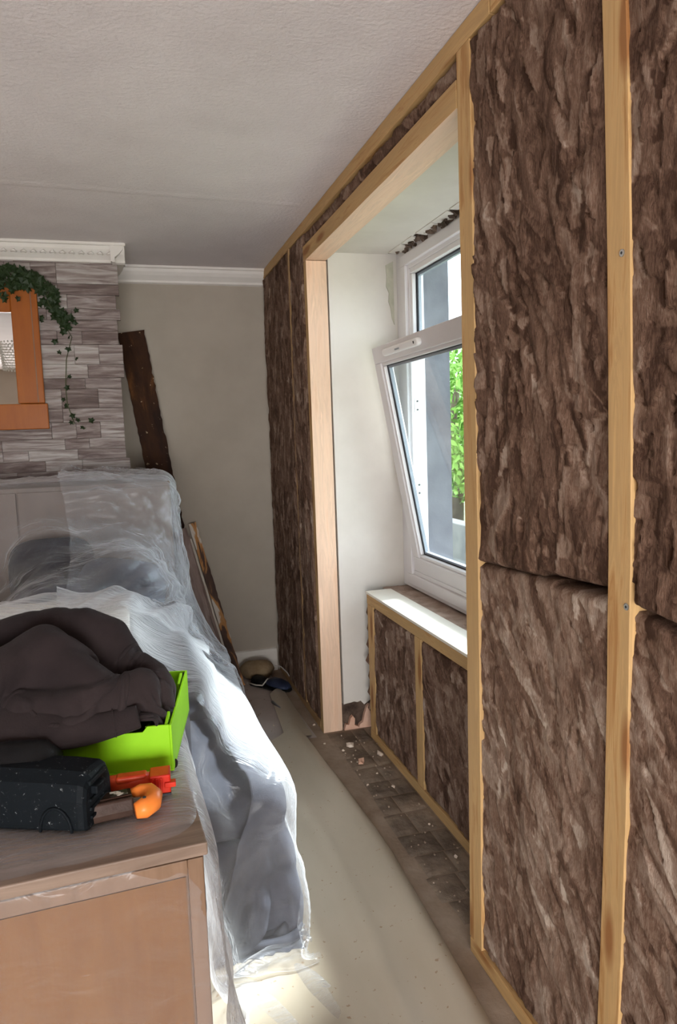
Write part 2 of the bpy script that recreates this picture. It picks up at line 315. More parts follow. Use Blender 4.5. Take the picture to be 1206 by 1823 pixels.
# plaster lining of the alcove, its broken bottom edge and its ceiling
jag = [(0.975, 2.36), (0.975, 0.145)]
xx = 0.975
while xx < 1.33:
    jag.append((xx, 0.135 + rnd.uniform(-0.012, 0.012))); xx += 0.018
jag = [(0.972, 2.37)] + jag[1:] + [(1.335, 0.13), (1.335, 2.37)]
struct('plaster_reveal', MB().prism(jag, lambda u, v, d: (u, d, v), 3.37, 3.399), M['plaster'], parent=wr)
struct('plaster_reveal', MB().box((XM, 1.791, 0.0), (1.33, 1.82, 2.37)), M['plaster'], parent=wr)
struct('plaster_soffit', MB().box((XM, 1.80, 2.352), (1.27, 3.39, 2.374)), M['plaster'], parent=wr)
# broken plaster above the window frame: dark void, curled flakes
struct('void_above_frame', MB().box((1.27, 1.82, 2.356), (1.335, 3.37, 2.374)), M['masonry'], parent=wr)
for k in range(9):
    y0 = 3.33 - k*0.17; L = rnd.uniform(0.12, 0.168)
    poly = [(y0, 0.0), (y0-L, 0.0), (y0-L+0.01, 0.045+rnd.uniform(-.012, .012)), (y0-L*0.5, 0.05+rnd.uniform(-.014, .012)), (y0-0.01, 0.04+rnd.uniform(-.01, .01))]
    t = rnd.uniform(0.06, 0.22)
    struct('plaster_flake', MB().prism(poly, lambda u, v, d: (1.262+v, u, 2.352 - v*t + d), -0.004, 0.002), M['plaster'], parent=wr)
b = MB()
for k in range(60):
    y = rnd.uniform(1.9, 3.36); x = rnd.uniform(1.29, 1.33); s = rnd.uniform(0.004, 0.012)
    b.box((-s, -s*1.6, -s), (s, s*1.6, s), 0, Matrix.Translation((x, y, 2.345 + rnd.uniform(-0.012, .008))) @ Euler((rnd.random()*3, rnd.random()*3, 0)).to_matrix().to_4x4())
o = b.build('crumbled_mortar', M['masonry'], wr); o['kind'] = 'stuff'
poly = [(1.262, 2.30), (1.30, 2.32), (1.30, 2.02), (1.288, 2.05), (1.282, 2.10), (1.272, 2.13), (1.276, 2.17), (1.262, 2.20), (1.266, 2.25)]
struct('filler_patch', MB().prism(poly, lambda u, v, d: (u, d, v), 3.364, 3.3705), M['filler'], parent=wr)
# pink plaster shards left at the foot of the reveal
for poly in ([(0.975, 0), (0.985, 0.03), (1.0, 0.025), (1.01, 0.06), (1.022, 0.07), (1.032, 0.055), (1.03, 0.02), (1.05, 0.01), (1.05, 0)],
             [(1.05, 0), (1.058, 0.02), (1.075, 0.03), (1.085, 0.07), (1.10, 0.11), (1.112, 0.12), (1.118, 0.06), (1.12, 0)]):
    struct('plaster_shard', MB().prism(poly, lambda u, v, d: (u, d, v), 3.372, 3.396), M['pinkplaster'], parent=wr)
# chimney breast
wc = struct('wall_chimney', MB().box((-1.9, 4.012, 0), (-0.012, YF, ZC)), M['greige'])
rb = random.Random(11); shared = {}
z = 1.17
while z < 2.43:
    h = rb.choice([0.055, 0.07, 0.085, 0.1]); x = 0.0 + (rb.choice([0, 0, 0.0, 0.018]))
    h = min(h, 2.44 - z)
    if h < 0.02: break
    while x > -0.86:
        L = rb.choice([0.12, 0.18, 0.24, 0.3]); d = round(rb.uniform(0.002, 0.016), 3)
        key = (h, L)
        if key not in shared:
            ob = MB().box((-L+0.001, -0.006, 0.001), (0, 0.02, h)).build('split_stone', M['split'], wc, bevel=0.0015, seg=1); shared[key] = ob.data
        else:
            ob = bpy.data.objects.new('split_stone', shared[key]); C.objects.link(ob); ob.parent = wc
            mm = ob.modifiers.new('bevel', 'BEVEL'); mm.width = 0.0015; mm.segments = 1
        ob.location = (x, 4.0 - d*0.4, z); x -= L
    z += h
# cornices
def cornice(name, p0, p1, nrm, prof, m, n=1):
    p0 = Vector(p0); p1 = Vector(p1); nrm = Vector(nrm); b = MB()
    a = [p0 + nrm*u + Vector((0, 0, -v)) for u, v in prof]; c = [p1 + nrm*u + Vector((0, 0, -v)) for u, v in prof]
    k = len(prof); b.add(a + c, [(i, (i+1) % k, k + (i+1) % k, k + i) for i in range(k)] + [tuple(range(k))[::-1], tuple(range(k, 2*k))])
    o = b.build(name, m, bevel=0); o['kind'] = 'structure'; return o
cove = [(0, 0), (0.075, 0), (0.075, 0.012), (0.066, 0.016), (0.06, 0.032), (0.045, 0.05), (0.028, 0.064), (0.016, 0.074), (0.016, 0.086), (0, 0.092)]
cornice('trim_1', (0.0, YF, ZC), (XM, YF, ZC), (0, -1, 0), cove, M['cornice'])
cornice('trim_2', (-0.012, YF-0.001, ZC), (-0.012, 3.93, ZC), (1, 0, 0), cove, M['cornice'])
cc = cornice('trim_3', (-1.9, 4.0, ZC), (0.058, 4.0, ZC), (0, -1, 0), cove, M['cornice'])
for k in range(26):
    x = -0.03 - k*0.045
    bd = MB().tube([(x, 3.944, 2.445), (x+0.016, 3.936, 2.451), (x+0.026, 3.944, 2.443)], [0.004, 0.0075, 0.004], 6).build('moulded_bead', M['cornice'], cc, smooth=True)
struct('trim_4', MB().box((-0.006, 3.927, 2.405), (0.008, 3.99, 2.498)), M['cornice'], parent=cc).name = 'corner_block'
skp = [(0, 0), (0.02, 0), (0.02, 0.11), (0.014, 0.125), (0.012, 0.14), (0, 0.145)]
b = MB(); a = [(-0.01, YF-u, v) for u, v in skp]; c = [(0.85, YF-u, v) for u, v in skp]
b.add(a + c, [(i, (i+1) % 6, 6+(i+1) % 6, 6+i) for i in range(6)] + [(0,1,2,3,4,5), (6,7,8,9,10,11)]); o = b.build('baseboard_far', M['skirting']); o['kind'] = 'structure'
# raised tape seam across the ceiling
U, V = np.meshgrid(np.linspace(0, 1, 60), np.linspace(-1, 1, 7))
P = np.stack([-1.6 + 2.4*U, 3.02 + 0.16*U + V*0.035 + 0.01*fbm(U*6, V*0, 3), ZC + 0.0005 - 0.003*(1-V*V)*(0.4+fbm(U*9, V*0, 9))], -1)
o = link('trim_5', grid_mesh('ceiling_seam', P), M['ceiling']); o['kind'] = 'structure'

# ---------------------------------------------------------------- old brick paving showing in the alcove floor
joints = [3.36, 3.20, 3.06, 2.94, 2.805, 2.67, 2.53, 2.376, 2.24, 2.11, 1.974, 1.86]
for i in range(len(joints)-1):
    y1, y0 = joints[i], joints[i+1]; xl = 0.885 + rnd.uniform(-0.012, 0.012); xs = [xl, 0.985 + rnd.uniform(-.03, .03), 1.074]
    for a, c in zip(xs[:-1], xs[1:]):
        U, V = np.meshgrid(np.linspace(0, 1, 9), np.linspace(0, 1, 9)); g = 0.002
        e = np.minimum(np.minimum(U, 1-U)*10, np.minimum(V, 1-V)*10).clip(0, 1)
        P = np.stack([a+g + (c-a-2*g)*U, y0+g + (y1-y0-2*g)*V, 0.0005 + e*(0.002 + 0.005*fbm(U*3+i, V*3, i*7+int(a*100)))], -1)
        link('paving_brick', grid_mesh('paving_brick', P), M['flag'], floor)
# pale sheet flooring with a turned-up edge
ny, nx = 90, 60
V, U = np.meshgrid(np.linspace(0, 1, ny), np.linspace(0, 1, nx), indexing='ij')
ys = 0.2 + V*3.13
xr = np.interp(ys, [0.2, 1.2, 1.5, 2.3, 2.9, 3.33], [0.77, 0.79, 0.795, 0.825, 0.80, 0.765]); xl = np.interp(ys, [0.2, 2.1, 2.5, 3.2, 3.33], [-0.6, -0.2, 0.2, 0.47, 0.50])
ys = ys + np.where(V > 0.9, (V-0.9)/0.1*(U-0.2)*0.20, 0)
X = xl + (xr-xl)*U; dist = xr - X
Z = 0.009 + 0.006*fbm(X*4, ys*2, 5) + 0.020*np.exp(-((dist-0.045)/0.05)**2)
Z = np.where(dist < 0.012, 0.003 + Z*dist/0.012, Z); Z = np.where(U < 0.03, 0.002 + Z*U/0.03, Z)
Z += 0.006*np.exp(-((dist-0.20)/0.02)**2)
o = link('vinyl_flooring_sheet', grid_mesh('vinyl', np.stack([X, ys, Z], -1)), M['vinyl'])
tag(o, 'pale cream vinyl flooring sheet with a rounded lifted edge along the stud wall', 'flooring')
# further strip beyond
V, U = np.meshgrid(np.linspace(0, 1, 30), np.linspace(0, 1, 12), indexing='ij')
ys = 3.31 + V*0.72; xl = np.interp(ys, [3.3, 4.03], [0.66, 0.71]); xr = 0.80 - 0.0*V
P = np.stack([xl + (xr-xl)*U, ys + (U-.5)*0.08, 0.012 + 0.012*np.sin(U*math.pi) + 0.003*fbm(U*4, V*6, 8)], -1)
o = link('vinyl_offcut', grid_mesh('vinyl_offcut', P), M['vinyl']); tag(o, 'narrow cream vinyl offcut lying beside the far left insulation', 'flooring')
P = np.stack([-0.2 + U*(1.02 - 0.04*V), 3.335 + V*1.115 - 0.0*U, 0.003 + 0.002*fbm(U*4, V*5, 2)], -1)
o = link('grey_floor_patch', grid_mesh('grey_floor_patch', P), M['dustgrey'], floor)

# ---------------------------------------------------------------- timber
def timber(name, p0, p1, wdir, w_, t, m, parent=None, bow=0.0, bowdir=None, mats=None):
    """Board from p0 to p1 (centre line of its back-left corner box); w_ across wdir, t along the third axis."""
    p0 = Vector(p0); p1 = Vector(p1); ax = (p1-p0).normalized(); wd = Vector(wdir).normalized(); td = ax.cross(wd).normalized()
    L = (p1-p0).length; n = max(2, int(L/0.12)); vs = []; r = random.Random(int(L*1000) + int(p0.y*777))
    for i in range(n+1):
        u = i/n; off = bow*4*u*(1-u); j = r.uniform(-0.0008, 0.0008)
        for (a, c) in ((0, 0), (1, 0), (1, 1), (0, 1)): vs.append((u*L, a*w_ + off + j, c*t))
    fs = [(0, 1, 2, 3)[::-1], tuple(4*n + k for k in range(4))]
    mi = [0, 0]
    for i in range(n):
        for k in range(4): fs.append((4*i+k, 4*i+(k+1) % 4, 4*i+4+(k+1) % 4, 4*i+4+k)); mi.append(k)
    b = MB(); b.add(vs, fs); 
    if mats: b.mi = [mats.get(k, 0) if q > 1 else 0 for q, k in enumerate(mi)]
    o = b.build(name, m, parent, bevel=0.0018, seg=2)
    Mx = Matrix((ax, wd, td)).transposed().to_4x4(); Mx.translation = p0; o.matrix_world = Mx
    if parent: o.matrix_parent_inverse = parent.matrix_world.inverted()
    return o
frame = None
def T(name, label, *a, **k):
    o = timber(name, *a, **k); return tag(o, label, 'timber')
G = XS
# wdir +y for studs: face width along y; thickness along +x  (ax=z, wd=-y -> td = z x -y = +x)
def stud(name, label, y0, y1, z0, z1, x=G, t=0.05, m=None, **k):
    return T(name, label, (x, y1, z0), (x, y1, z1), (0, -1, 0), y1-y0, t, m or M['pine'], **k)
def rail(name, label, y0, y1, z0, z1, x=G, t=0.05, m=None, **k):
    # along +y, width along +z, thickness y x z = +x
    return T(name, label, (x, y0, z0), (x, y1, z0), (0, 0, 1), z1-z0, t, m or M['pine'], **k)
rail('top_plate', 'long sawn pine top plate running above the window opening to the far corner', 1.588, YF-0.002, 2.447, 2.498)
rail('top_plate', 'short sawn pine top plate in the upper right, above the tall insulation', 0.35, 1.584, 2.447, 2.498)
rail('bottom_plate', 'pine bottom plate on the floor under the tall insulation at right', 0.35, 1.76, 0.001, 0.045)
rail('bottom_plate', 'pine bottom plate on the floor left of the window opening', 3.43, YF-0.03, 0.001, 0.045, m=M['pine_thin'])
s2 = stud('stud', 'pine stud in the middle, at the right side of the window opening', 1.690, 1.762, 0.046, 2.446, bow=0.010)
s3 = stud('stud', 'wide pine stud at far right between the two tall insulation bays', 1.124, 1.188, 0.046, 2.446, bow=0.038)
s4 = stud('stud', 'thin dusty pine stud half buried in the insulation left of the window', 3.705, 3.735, 0.046, 2.446, x=G-0.004, m=M['pine_thin'])
for (st, y, z_) in ((s3, 1.115, 1.80), (s3, 1.095, 1.165)):
    sp = empty('screw', (0, 0, 0)); sp.parent = st; sp.matrix_parent_inverse = st.matrix_world.inverted()
    bpy.data.objects.remove(sp)
    b = MB(); b.tube([(G+0.001, y, z_), (G-0.0016, y, z_), (G-0.0022, y, z_)], [0.0068, 0.0068, 0.0055], 14)
    sw = b.build('screw_head', M['steel'], st); sw.matrix_parent_inverse = st.matrix_world.inverted()
    b = MB(); b.tube([(G-0.0020, y, z_), (G-0.0026, y, z_)], 0.0028, 6); q = b.build('screw_recess', M['rubber'], sw)
# header and jamb; planed faces towards the opening have strong light in their pink
hd = T('header', 'pine header across the top of the window opening, planed underside with lit pink in its colour', (G, 1.764, 2.314), (G, 3.42, 2.314), (0, 0, 1), 0.070, 0.100, [M['pine'], M['planed']], mats={3: 1})
jb = T('jamb', 'smooth planed jamb board with lit pink in its colour, at the left side of the window opening', (G, 3.418, 0.002), (G, 3.418, 2.312), (0, -1, 0), 0.048, 0.100, [M['pine'], M['planed']], mats={1: 1})
# low frame under the window
PX = 1.075
lf = {}
rail('sill_rail', 'pine top rail of the low frame under the window', 1.83, 3.25, 0.676, 0.722, x=PX)
rail('bottom_plate', 'pine bottom plate of the low frame under the window', 1.83, 3.25, 0.002, 0.045, x=PX)
stud('stud', 'short pine end stud of the low frame beside the white reveal', 3.165, 3.245, 0.046, 0.675, x=PX)
stud('stud', 'short pine middle stud between the two low insulation panels', 2.585, 2.652, 0.046, 0.675, x=PX)
o = MB().box((PX-0.002, 1.83, 0.723), (1.205, 3.262, 0.735)).build('sill_board', M['cream'], bevel=0.002); tag(o, 'narrow white window board on top of the low pine frame', 'board')
V, U = np.meshgrid(np.linspace(1.83, 3.36, 120), np.linspace(1.195, 1.335, 16), indexing='ij')
P = np.stack([U, V, 0.716 + 0.012*fbm(U*30, V*12, 4)], -1)
o = link('mortar_bed', grid_mesh('mortar_bed', P), noisy('pinkish_dusty_mortar', (0.30, 0.21, 0.17), (0.46, 0.35, 0.29), 14, bmp=0.8, bdist=0.008, rough=0.95), wr)

# ---------------------------------------------------------------- insulation
def batt(label, y0, y1, zlo, zhi, x=G+0.010, seed=0, lean=0.0, depth=0.007, res=0.0052, tone0=0.0, amp=1.0, dens=1000, ov=(0.012, 0.012)):
    """zlo / zhi: bottom and top edge, numbers or functions of y."""
    r = np.random.default_rng(seed)
    fl = zlo if callable(zlo) else (lambda y: zlo + 0*y); fh = zhi if callable(zhi) else (lambda y: zhi + 0*y)
    zr = float(np.max(fh(np.array([y0, y1])))) - float(np.min(fl(np.array([y0, y1]))))
    ny = max(8, int((y1-y0)/res)); nz = max(8, int(zr/res))
    S, Tt = np.meshgrid(np.linspace(0, 1, ny), np.linspace(0, 1, nz))
    Y = y0 + (y1-y0)*S; Zl = fl(Y); Zh = fh(Y); Z = Zl + (Zh-Zl)*Tt
    dy = (y1-y0)/(ny-1); dz = zr/(nz-1); zb = float(np.min(fl(np.array([y0, y1]))))
    base = 0.014*(fbm(Y*5, Z*3.5, seed)-0.5) + 0.009*(fbm(Y*16, Z*8, seed+9)-0.5)
    H = base*amp*1.2 - 0.002; tone = 0.03 + 0.40*(fbm(Y*7, Z*4, seed+21)-0.5) + 0*H
    n = int((y1-y0)*zr*dens)
    ang0 = lambda y, z: lean + 0.9*(float(fbm(np.array([y*3.0]), np.array([z*2.2]), seed+5)[0])-0.48)*2.0
    for k in range(n):
        cy_ = r.uniform(y0-0.01, y1+0.01); cz_ = r.uniform(zb, zb+zr); L = r.uniform(0.020, 0.080); W_ = r.uniform(0.007, 0.026)
        if r.random() < 0.10: L *= 1.6; W_ *= 1.5
        th = ang0(cy_, cz_) + r.normal(0, 0.28); a = r.uniform(0.002, 0.009)*amp; to = r.normal(0.0, 0.10) + (0.16 if r.random() < 0.12 else 0)
        i0 = int(max(0, (cy_-L-y0)/dy)); i1 = int(min(ny, (cy_+L-y0)/dy+2)); j0 = int(max(0, (cz_-L-zb)/dz)); j1 = int(min(nz, (cz_+L-zb)/dz+2))
        if i1-i0 < 2 or j1-j0 < 2: continue
        yy = Y[j0:j1, i0:i1]-cy_; zz = Z[j0:j1, i0:i1]-cz_
        u = (zz*math.cos(th) + yy*math.sin(th))/L; v = (yy*math.cos(th) - zz*math.sin(th))/(W_*(1+0.25*np.sin(u*4+k))) + 0.35*np.sin(u*2.5+k)
        s = (v+1)/2 if k % 2 else (1-v)/2
        inside = (np.abs(u) < 1) & (np.abs(v) < 1)
        hh = base[j0:j1, i0:i1]*amp + a*(0.25+0.75*np.clip(s, 0, 1)**0.8)*np.clip(1-u*u, 0, 1)**0.6
        win = inside & (hh > H[j0:j1, i0:i1])
        H[j0:j1, i0:i1] = np.where(win, hh, H[j0:j1, i0:i1])
        tone[j0:j1, i0:i1] = np.where(win, tone[j0:j1, i0:i1]*0.5 + to + 0.10*(s-0.4), tone[j0:j1, i0:i1])
    e = np.minimum(np.minimum(Y-y0, y1-Y), np.minimum(Z-Zl, Zh-Z))
    e = e + 0.010*(fbm(Y*25, Z*25, seed+33)-0.5)
    edge = np.clip(e/0.010, 0, 1); H = H*edge - depth*1.6*(1-edge)**1.5
    H = np.where((Y-y0 < ov[0]) | (y1-Y < ov[1]), np.minimum(H, 0.006), H)
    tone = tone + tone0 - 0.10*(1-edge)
    tone += 0.10*(fbm(Y*70*math.cos(lean)+0*Z, Z*14, seed+41)-0.5)
    # close the sides back to the old wall
    P = np.stack([x - H, Y, Z], -1)
    back = P.copy(); bx = x + 0.075
    Pp = np.pad(P, ((1, 1), (1, 1), (0, 0)), mode='edge'); tp = np.pad(tone, 1, mode='edge')
    Pp[0, :, 0] = bx; Pp[-1, :, 0] = bx; Pp[:, 0, 0] = bx; Pp[:, -1, 0] = bx
    o = link('insulation_batt', grid_mesh('insulation_batt', Pp, tone=tp), M['wool'])
    return tag(o, label, 'insulation')
cutB = lambda y: 1.150 + (1.69-y)*0.045; cutA = lambda y: 1.158 - (1.08-y)*0.10
batt('tall brown mineral wool batt filling the upper bay right of the window', 1.148, 1.700, lambda y: cutB(y)+0.001+0.010*(y < 1.4), 2.446, seed=1, lean=0.05, amp=1.5, tone0=-0.05, ov=(0.05, 0.014))  # darker tone puts the dim upper wall light into the colour
batt('brown mineral wool batt in the lower bay right of the window', 1.148, 1.700, 0.046, lambda y: cutB(y)-0.001-0.008*(y < 1.35), seed=2, lean=0.42, tone0=0.09, amp=0.95, ov=(0.05, 0.014))  # lighter tone puts the stronger light low on the wall into the colour
batt('brown mineral wool batt with shade in its tone, at the upper right edge of the picture', 0.55, 1.127, lambda y: cutA(y)+0.009, 2.446, seed=3, lean=0.0, tone0=-0.08, amp=1.4, ov=(0.01, 0.05))  # shade of the upper wall set in the tone
batt('brown mineral wool batt at the lower right edge of the picture', 0.55, 1.127, 0.046, lambda y: cutA(y)-0.002, seed=4, lean=0.45, tone0=0.04, amp=0.95, ov=(0.01, 0.05))  # brighter low light set in the tone
batt('thin strip of mineral wool squeezed between top plate and window header', 1.765, 3.40, 2.386, 2.446, seed=5, lean=1.1, depth=0.016)
batt('narrow mineral wool batt beside the jamb, left of the window', 3.42, 3.712, 0.046, 2.446, x=G-0.001, seed=6, tone0=-0.02, res=0.0065)
batt('mineral wool batt in the far corner by the greige wall', 3.728, 4.43, 0.03, 2.446, x=G-0.001, seed=7, tone0=-0.02, res=0.0075)
batt('low mineral wool panel under the window next to the end stud', 2.655, 3.163, 0.046, 0.675, x=PX+0.004, seed=8, lean=0.15)
batt('low mineral wool panel under the window, nearer the tall middle stud', 1.84, 2.583, 0.046, 0.675, x=PX+0.004, seed=9, lean=0.3, tone0=0.02)
# torn wool sticking out of the end of the low frame
rr = random.Random(3)
for k in range(7):
    z0 = 0.12 + k*0.08; b = MB(); pts = [(PX+0.012, 3.246, z0), (PX+0.003+rr.uniform(-.006, .004), 3.258, z0+0.03), (PX+0.010, 3.25, z0+0.075)]
    b.tube(pts, [0.004, rr.uniform(0.006, 0.012), 0.004], 7)
    if k == 0: tuft_root = empty('wool_tufts', (PX+0.01, 3.25, 0.1), label='torn dark wool tufts poking out between end stud and white reveal', cat='insulation')
    q = b.build('wool_tuft', M['wool'], tuft_root, smooth=True); q.location = (-(PX+0.01), -3.25, -0.1)

# ---------------------------------------------------------------- window
win = empty('window_1', (1.31, 2.6, 0.73)); win['kind'] = 'structure'
def wpart(mb, name, m, parent=None, **k):
    o = mb.build(name, m, parent or win, **k)
    return o
def local(o, base=(1.31, 2.6, 0.73)):
    o.location = (-base[0], -base[1], -base[2]); return o
def ring(mb, x0, x1, y0, y1, z0, z1, w_, wb=None, mi=0):
    wb = wb or w_
    mb.box((x0, y0, z0), (x1, y1, z0+wb), mi); mb.box((x0, y0, z1-w_), (x1, y1, z1), mi)
    mb.box((x0, y0, z0+wb), (x1, y0+w_, z1-w_), mi); mb.box((x0, y1-w_, z0+wb), (x1, y1, z1-w_), mi); return mb
Y0, Y1 = 1.80, 3.368
local(wpart(ring(MB(), 1.318, 1.37, Y0, Y1, 0.73, 2.350, 0.07, 0.02), 'cover_board', M['upvc'], bevel=0.002))
local(wpart(ring(MB(), 1.308, 1.40, Y0+0.065, 3.292, 0.748, 2.325, 0.052), 'outer_frame', M['upvc'], bevel=0.004, seg=3))
local(wpart(ring(MB(), 1.322, 1.395, Y0+0.115, 3.243, 0.798, 2.277, 0.022), 'frame_step', M['upvc'], bevel=0.003))
local(wpart(MB().box((1.318, Y0+0.13, 1.868), (1.395, 3.225, 1.925)), 'transom', M['upvc'], bevel=0.004, seg=3))
local(wpart(ring(MB(), 1.326, 1.362, Y0+0.135, 3.222, 1.924, 2.256, 0.026, 0.018), 'glazing_bead', M['upvc'], bevel=0.005, seg=2))
local(wpart(ring(MB(), 1.345, 1.352, Y0+0.16, 3.197, 1.94, 2.231, 0.005), 'gasket', M['rubber']))
local(wpart(ring(MB(), 1.352, 1.366, Y0+0.163, 3.194, 1.944, 2.228, 0.014), 'spacer_bar', M['spacer']))
local(wpart(MB().box((1.349, Y0+0.16, 1.94), (1.352, 3.195, 2.23)), 'pane', M['glass']))
local(wpart(MB().box((1.368, Y0+0.16, 1.94), (1.371, 3.195, 2.23)), 'pane', M['glass']))
for z_ in (1.62, 1.22):
    s_ = local(wpart(MB().box((1.335, 3.2185, z_-0.035), (1.365, 3.2215, z_+0.035)), 'keep_plate', M['steel'], bevel=0.001))
    for dz in (-0.02, 0.02):
        q = MB().tube([(1.35, 3.2190, z_+dz), (1.35, 3.2165, z_+dz)], 0.005, 8).build('screw_head', M['rubber'], s_)
# tilting sash (hinged at its foot, leaning into the room)
sash = empty('sash', (0.012, 0, 0.092), (0, -R(10.4), 0)); sash.parent = win
SH, SY0, SY1 = 1.082, -0.655, 0.612   # local: x thickness, z up, y along
def spart(mb, name, m, **k): return mb.build(name, m, sash, **k)
W_ = 0.075
spart(ring(MB(), -0.004, 0.058, SY0, SY1, 0.0, SH, W_), 'sash_frame', M['upvc'], bevel=0.005, seg=3)
spart(ring(MB(), 0.004, 0.050, SY0+W_-0.002, SY1-W_+0.002, W_-0.002, SH-W_+0.002, 0.018), 'glazing_bead', M['upvc'], bevel=0.006, seg=2)
spart(ring(MB(), 0.020, 0.024, SY0+W_+0.014, SY1-W_-0.014, W_+0.014, SH-W_-0.014, 0.005), 'gasket', M['rubber'])
spart(ring(MB(), 0.0245, 0.040, SY0+W_+0.014, SY1-W_-0.014, W_+0.014, SH-W_-0.014, 0.016), 'spacer_bar', M['spacer'])
spart(MB().box((0.0245, SY0+W_+0.012, W_+0.012), (0.0275, SY1-W_-0.012, SH-W_-0.012)), 'pane', M['glass'])
spart(MB().box((0.041, SY0+W_+0.012, W_+0.012), (0.044, SY1-W_-0.012, SH-W_-0.012)), 'pane', M['glass'])
b = MB(); n = 10; y_a, y_b, zc, rr_ = 0.05, 0.42, SH-0.038, 0.016
pill = [(y_b + rr_*math.cos(t), zc + rr_*math.sin(t)) for t in [math.pi*(-0.5 + i/n) for i in range(n+1)]] + [(y_a + rr_*math.cos(t), zc + rr_*math.sin(t)) for t in [math.pi*(0.5 + i/n) for i in range(n+1)]]
v = spart(b.prism(pill, lambda u, v, d: (d, u, v), -0.026, -0.003), 'trickle_vent', M['vent_lit_white'], bevel=0.008, seg=3)
spart(MB().box((-0.0275, 0.225, zc-0.006), (-0.0255, 0.275, zc+0.001)), 'vent_slot', M['spacer'])
spart(MB().box((-0.0275, 0.065, zc-0.004), (-0.0255, 0.073, zc+0.006)), 'vent_screw', M['rubber'])
spart(MB().box((0.01, SY1-0.012, SH-0.03), (0.04, SY1+0.002, SH-0.006)), 'catch', M['steel'], bevel=0.002)
struct('window_sill_outer', MB().box((1.40, 1.79, 0.70), (1.60, 3.30, 0.745)), M['stone'], parent=wr)

# unseen window behind the camera, lowered and widened to give fill light
bw = empty('unseen_fill_window', (-0.38, YB, 0.16)); bw['kind'] = 'structure'
b = MB(); ring(b, -1.15, 1.15, 0, 0, 0, 0, 0) if False else None
for a, c in (((-1.15, -0.08, 0), (1.15, -0.02, 0.06)), ((-1.15, -0.08, 1.26), (1.15, -0.02, 1.32)), ((-1.15, -0.08, 0.06), (-1.09, -0.02, 1.26)), ((1.09, -0.08, 0.06), (1.15, -0.02, 1.26)), ((-0.03, -0.08, 0.06), (0.03, -0.02, 1.26))):
    b.box(a, c)
b.build('outer_frame', M['upvc'], bw, bevel=0.004)
for x0 in (-1.09, 0.03): MB().box((x0, -0.052, 0.06), (x0+1.06, -0.048, 1.26)).build('pane', M['glass'], bw)

# ---------------------------------------------------------------- outdoors
gd = MB().box((1.56, -30, -0.3), (60, 60, -0.15)).build('garden_ground', M['grass']); gd['kind'] = 'structure'
gw = MB().box((3.6, 2.0, -0.2), (3.8, 20, 0.42)); o = gw.build('garden_wall', M['garden'], bevel=0.01); tag(o, 'low grey garden wall seen through the bottom of the window', 'wall')
def leaf_cloud(name, parent, blobs, n, size, m, seed):
    r = np.random.default_rng(seed); vs = []; fs = []
    for (c, rad, cnt) in [(b_[0], b_[1], int(n*b_[2])) for b_ in blobs]:
        d_ = r.normal(size=(cnt, 3)); d_ /= np.linalg.norm(d_, axis=1)[:, None]
        p = np.array(c) + d_*np.array(rad)*(0.65 + 0.4*r.random((cnt, 1)))
        a = r.normal(size=(cnt, 3)); a /= np.linalg.norm(a, axis=1)[:, None]; q = np.cross(a, r.normal(size=(cnt, 3))); q /= np.linalg.norm(q, axis=1)[:, None]
        s = size*(0.6 + 0.8*r.random((cnt, 1)))
        k = len(vs)*0
        quad = np.stack([p - a*s, p + q*s*0.45, p + a*s, p - q*s*0.45], 1).reshape(-1, 3)
        base = sum(len(v_) for v_ in vs); vs.append(quad); fs.append(np.arange(cnt*4).reshape(-1, 4) + base)
    V_ = np.concatenate(vs); F_ = np.concatenate(fs); me = bpy.data.meshes.new(name); me.from_pydata(V_.tolist(), [], F_.tolist()); me.update()
    o = link(name, me, m, parent); o['kind'] = 'stuff'; return o
def tree(label, loc, blobs, n, seed, size=0.07):
    t = empty('tree', loc, label=label, cat='tree', group='trees outside the window')
    MB().tube([(0, 0, -0.15), (0.05, 0.03, 0.8), (0.0, 0.1, 1.7), (0.05, 0, 2.2)], [0.11, 0.09, 0.07, 0.04], 9).build('trunk', M['bark'], t, smooth=True)
    leaf_cloud('foliage', t, blobs, n, size, M['foliage'], seed); return t
tree('bright green leafy tree outside the window', (5.0, 10.4, 0), [((0, 0, 1.7), (1.3, 1.5, 1.15), 0.6), ((0.4, -1.2, 1.0), (1.0, 1.1, 0.9), 0.4)], 9000, 5)
tree('lower green tree further along the garden, outside the window', (6.2, 15.6, 0), [((0, 0, 1.9), (1.6, 1.8, 1.3), 1.0)], 6000, 6)

# ---------------------------------------------------------------- cloth solver (position based)
def col_box(c, h, rz=0.0, ry=0.0):
    Mx = (Euler((0, ry, rz)).to_matrix()); A = np.array(Mx); return ('box', np.array(c, float), np.array(h, float), A)
def col_ell(c, rad): return ('ell', np.array(c, float), np.array(rad, float), None)
def collide(P, prev, cols, th, fr):
    for kind, c, h, A in cols:
        if kind == 'box':
            q = (P - c) @ A; hh = h + th; dd = hh - np.abs(q); inside = (dd > 0).all(1)
            if not inside.any(): continue
            i = np.where(inside)[0]; qi = q[i]; di = dd[i].copy(); di[:, 2] = np.where(qi[:, 2] < 0, 9, di[:, 2]); ax = di.argmin(1); k = np.arange(len(i))
            qi[k, ax] = np.sign(qi[k, ax] + 1e-9)*hh[ax]; new = qi @ A.T + c
        else:
            q = (P - c)/(h + th); l = np.linalg.norm(q, axis=1); i = np.where(l < 1)[0]
            if not len(i): continue
            new = q[i]/np.maximum(l[i], 1e-6)[:, None]*(h + th) + c
        P[i] = new; prev[i] = prev[i]*(1-fr) + P[i]*fr if fr else prev[i]
    lo = P[:, 2] < th; P[lo, 2] = th; prev[lo] = prev[lo]*(1-fr) + P[lo]*fr
